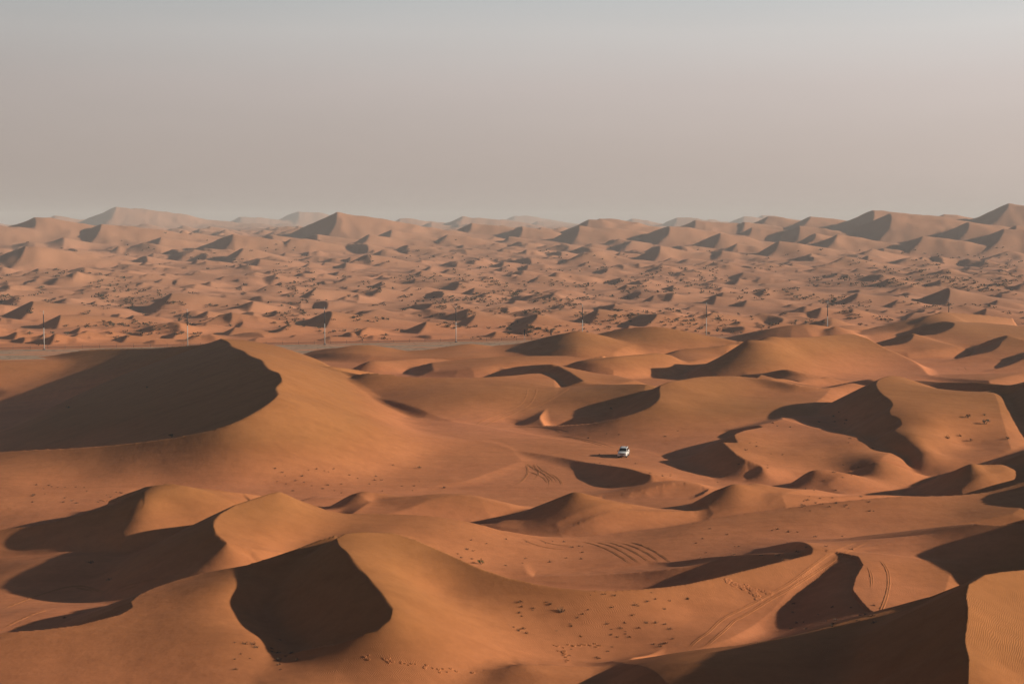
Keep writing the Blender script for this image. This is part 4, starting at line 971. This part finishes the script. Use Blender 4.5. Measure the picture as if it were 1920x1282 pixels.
# shrubs of the plain beyond the road
SH = [(77,541,5.5),(155,551,2.5),(57,627,3.4),(100,625,3.4),(125,628,3),(335,602,4.5),(432,612,3),(390,505,5),(168,513,3.5),(125,515,2),(310,438,5),(240,460,4.5),(228,452,3),(330,612,2),(375,603,2),
      (558,522,3.2),(598,535,4.5),(540,557,4.2),(654,557,4.6),(596,534,3),(783,566,3.6),(842,525,5),(910,530,3),(917,535,3),(936,536,4),(950,533,4.5),(827,591,3),(808,594,3),(786,594,3),(841,614,2.5),(873,613,2.5),(892,613,3),(916,617,3),(939,615,3),(908,558,3.5),(600,622,2.8),(515,607,3),(745,620,3),(570,613,2.4),
      (975,548,3.5),(1000,548,3),(965,551,3),(1065,538,3),(1080,539,3),(1112,545,3),(1100,553,3),(1095,550,3),(1222,514,3),(1252,537,3),(1225,520,3),(1050,582,2.8),(1180,550,3),(1410,600,2.2),(1165,608,2.6),(1158,607,2.2),(1292,551,3),(1390,625,2),
      (1455,510,3),(1492,560,4.5),(1495,545,3),(1485,553,4),(1613,610,3.6),(1575,588,3),(1590,519,3.5),(1560,515,3),(1702,525,3),(1710,525,3),(1480,527,3),(1650,540,3),(1860,545,3),(1915,520,5),(1905,510,4),(1895,515,4),(1815,526,4),(1840,505,5),(1800,527,3),(1690,587,2.6),(1700,586,2.2),(1492,604,3.6),(1626,583,2.6),(1545,606,2.4)]
n_man = len(SH)
r2 = np.random.default_rng(3)
cand = []
while len(cand) < 5200:
    py = 450 + 200 * r2.random(); px = r2.uniform(-10, 1930)
    v = float(vnoise(np.array([px / 70.]), np.array([py / 13.]), 63)[0]) + .5 * float(vnoise(np.array([px / 23.]), np.array([py / 5.]), 64)[0])
    dens = np.interp(py, [450, 470, 500, 540, 590, 620, 650], [.35, .6, 1., .8, .55, .35, .1])
    if v + .05 < .32 * r2.random(): continue
    if r2.random() < dens: cand.append((px, py, 1.0 + 2.6 * r2.random() ** 2.2))
allp = [(a, b) for a, b, _ in SH] + [(a, b) for a, b, _ in cand]
HP = hits(allp, 5000)
S_ = np.array([s for *_, s in SH] + [s for *_, s in cand])
ok = (road_t(HP[:, 0], HP[:, 1]) > 12) & (HP[:, 1] < 3500)
dz = np.abs(gz(HP[:, 0] + 3, HP[:, 1]) - gz(HP[:, 0] - 3, HP[:, 1])) / 6
rel = HP[:, 2] - far_floor(HP[:, 1])
ok &= (np.arange(len(HP)) < n_man) | ((dz < .16) & (rel < np.interp(HP[:, 1], [600, 1500, 3000], [3.0, 9, 22])))
HP = HP[ok]; S_ = S_[ok]; man = np.nonzero(ok)[0] < n_man
app = S_ / HP[:, 1]; order = np.argsort(-app - man * 10)
ind = order[:300]; rest = order[300:1700]
PX = [q[0] for q in POST_LABELS]; cells = {}
for i in ind:
    px, py = proj(*HP[i]); g_ = sum(px > v for v in PX); D_ = HP[i, 1]
    band = 0 if D_ < 760 else 1 if D_ < 950 else 2 if D_ < 1250 else 3
    cells.setdefault((g_, band), []).append((px, i))
BN = ['just behind road', 'a little beyond road', 'midway out', 'far out']
for (g_, band), L_ in cells.items():
    L_.sort()
    where = 'left of all lamp posts' if g_ == 0 else 'right of all lamp posts' if g_ == 8 else 'between the %s and %s lamp posts' % (ORD[g_ - 1], ORD[g_])
    for k, (px, i) in enumerate(L_):
        o = place('desert_shrub', BUSH[int(i) % 6], HP[i], float(S_[i]), .85)
        tag(o, '%s shrub from the left %s, %s' % (ORD[k], BN[band], where), 'shrub', 'dark shrubs on the plain beyond the road')
co = []; fa = []
for i in rest:
    b = HP[i]; s = S_[i]
    for k in range(9):
        c = b + np.array([r2.normal(0, .28) * s, r2.normal(0, .28) * s, r2.uniform(.1, .42) * s]); u = r2.normal(0, 1, 3); u /= np.linalg.norm(u); v = np.cross(u, [.3, .5, .8]); v /= np.linalg.norm(v)
        n0 = len(co); e = .22 * s; co += [c + u * e, c + v * e * .7, c - u * e, c - v * e * .7]; fa.append((n0, n0 + 1, n0 + 2, n0 + 3))
me3 = bpy.data.meshes.new('scattered_scrub'); me3.from_pydata([tuple(c) for c in co], [], fa); me3.materials.append(M_leaf)
o = bpy.data.objects.new('scattered_scrub', me3); col.objects.link(o); tag(o, 'thin scatter of small dark scrub over the distant dune plain', 'scrub', kind='stuff')
print('shrubs', round(time.time() - T0, 1), len(ind), len(rest))

# ------------------------------------------------------------------ footprints: rows of small kicked-up rims
def footprints(name, line, n_, spread, lab, rr=.20):
    pts = catmull([(a, b, 0.) for a, b in line], 1.5)[:, :2]
    sel = pts[np.linspace(0, len(pts) - 1, n_).astype(int)] + rng.normal(0, spread, (n_, 2)) * [1.6, .7]
    bm = bmesh.new()
    for p in hits(sel):
        r = rr * rng.uniform(.7, 1.4); k = 9; a0 = rng.uniform(0, 6)
        rings = []
        for q, hh in ((1.5, -.03), (1.0, .06), (.6, .055), (.35, .012)):
            rings.append([bm.verts.new((p[0] + q * r * math.cos(a0 + i * 6.283 / k) * 1.2, p[1] + q * r * math.sin(a0 + i * 6.283 / k), float(gz(p[0] + q * r * math.cos(a0 + i * 6.283 / k) * 1.2, p[1] + q * r * math.sin(a0 + i * 6.283 / k))) + hh * rng.uniform(.7, 1.3))) for i in range(k)])
        for A, B in zip(rings, rings[1:]):
            for i in range(k): bm.faces.new((A[i], A[(i + 1) % k], B[(i + 1) % k], B[i]))
        bm.faces.new(rings[-1])
    bmesh.ops.recalc_face_normals(bm, faces=bm.faces)
    o = mesh_obj(name, bm, M_sand, None, True); tag(o, lab, 'footprints', kind='stuff')
    at = o.data.attributes.new('rel_height', 'FLOAT', 'POINT'); at.data.foreach_set('value', np.full(len(o.data.vertices), .3, np.float32))
footprints('footprint_trail', [(1362,1088),(1385,1097),(1405,1103),(1418,1112),(1425,1120)], 26, 2.6, 'trail of deep footprints crossing the front ridge at right', .26)
footprints('footprint_trail', [(1405,1104),(1425,1106),(1445,1112)], 12, 1.5, 'short side branch of the deep footprint trail', .24)
footprints('footprint_trail', [(685,1232),(740,1240),(800,1250),(870,1258)], 26, 4.5, 'dotted footprints along the bottom of the front dune', .11)
footprints('footprint_trail', [(1045,1212),(1060,1225),(1058,1240)], 14, 4.0, 'cluster of footprints in the hollow at bottom centre', .12)
footprints('footprint_trail', [(1060,1212),(1100,1208),(1125,1210)], 14, 2.0, 'row of footprints right of the bottom centre cluster', .12)
footprints('footprint_trail', [(190,937),(205,939),(222,942)], 12, .8, 'row of footprints beside the left foot of the big dune', .22)

# ------------------------------------------------------------------ haze
bm = bmesh.new(); add_box(bm, -5600, 7700, -420, 12000, -14, 140)
M_hz = bpy.data.materials.new('haze'); M_hz.use_nodes = True; t = M_hz.node_tree; t.nodes.clear()
pv = t.nodes.new('ShaderNodeVolumePrincipled'); ot = t.nodes.new('ShaderNodeOutputMaterial'); t.links.new(pv.outputs[0], ot.inputs['Volume'])
pv.inputs['Density'].default_value = HAZE_D; pv.inputs['Color'].default_value = HAZE_C
pv.inputs['Anisotropy'].default_value = 0.0
hz = mesh_obj('haze', bm, M_hz); tag(hz, kind='stuff')
hz['label'] = 'pale dusty haze in the air over the dunes'; hz['category'] = 'haze'
print('done', round(time.time() - T0, 1), 'zmax', ZZ.max(), 'zmin', ZZ.min())
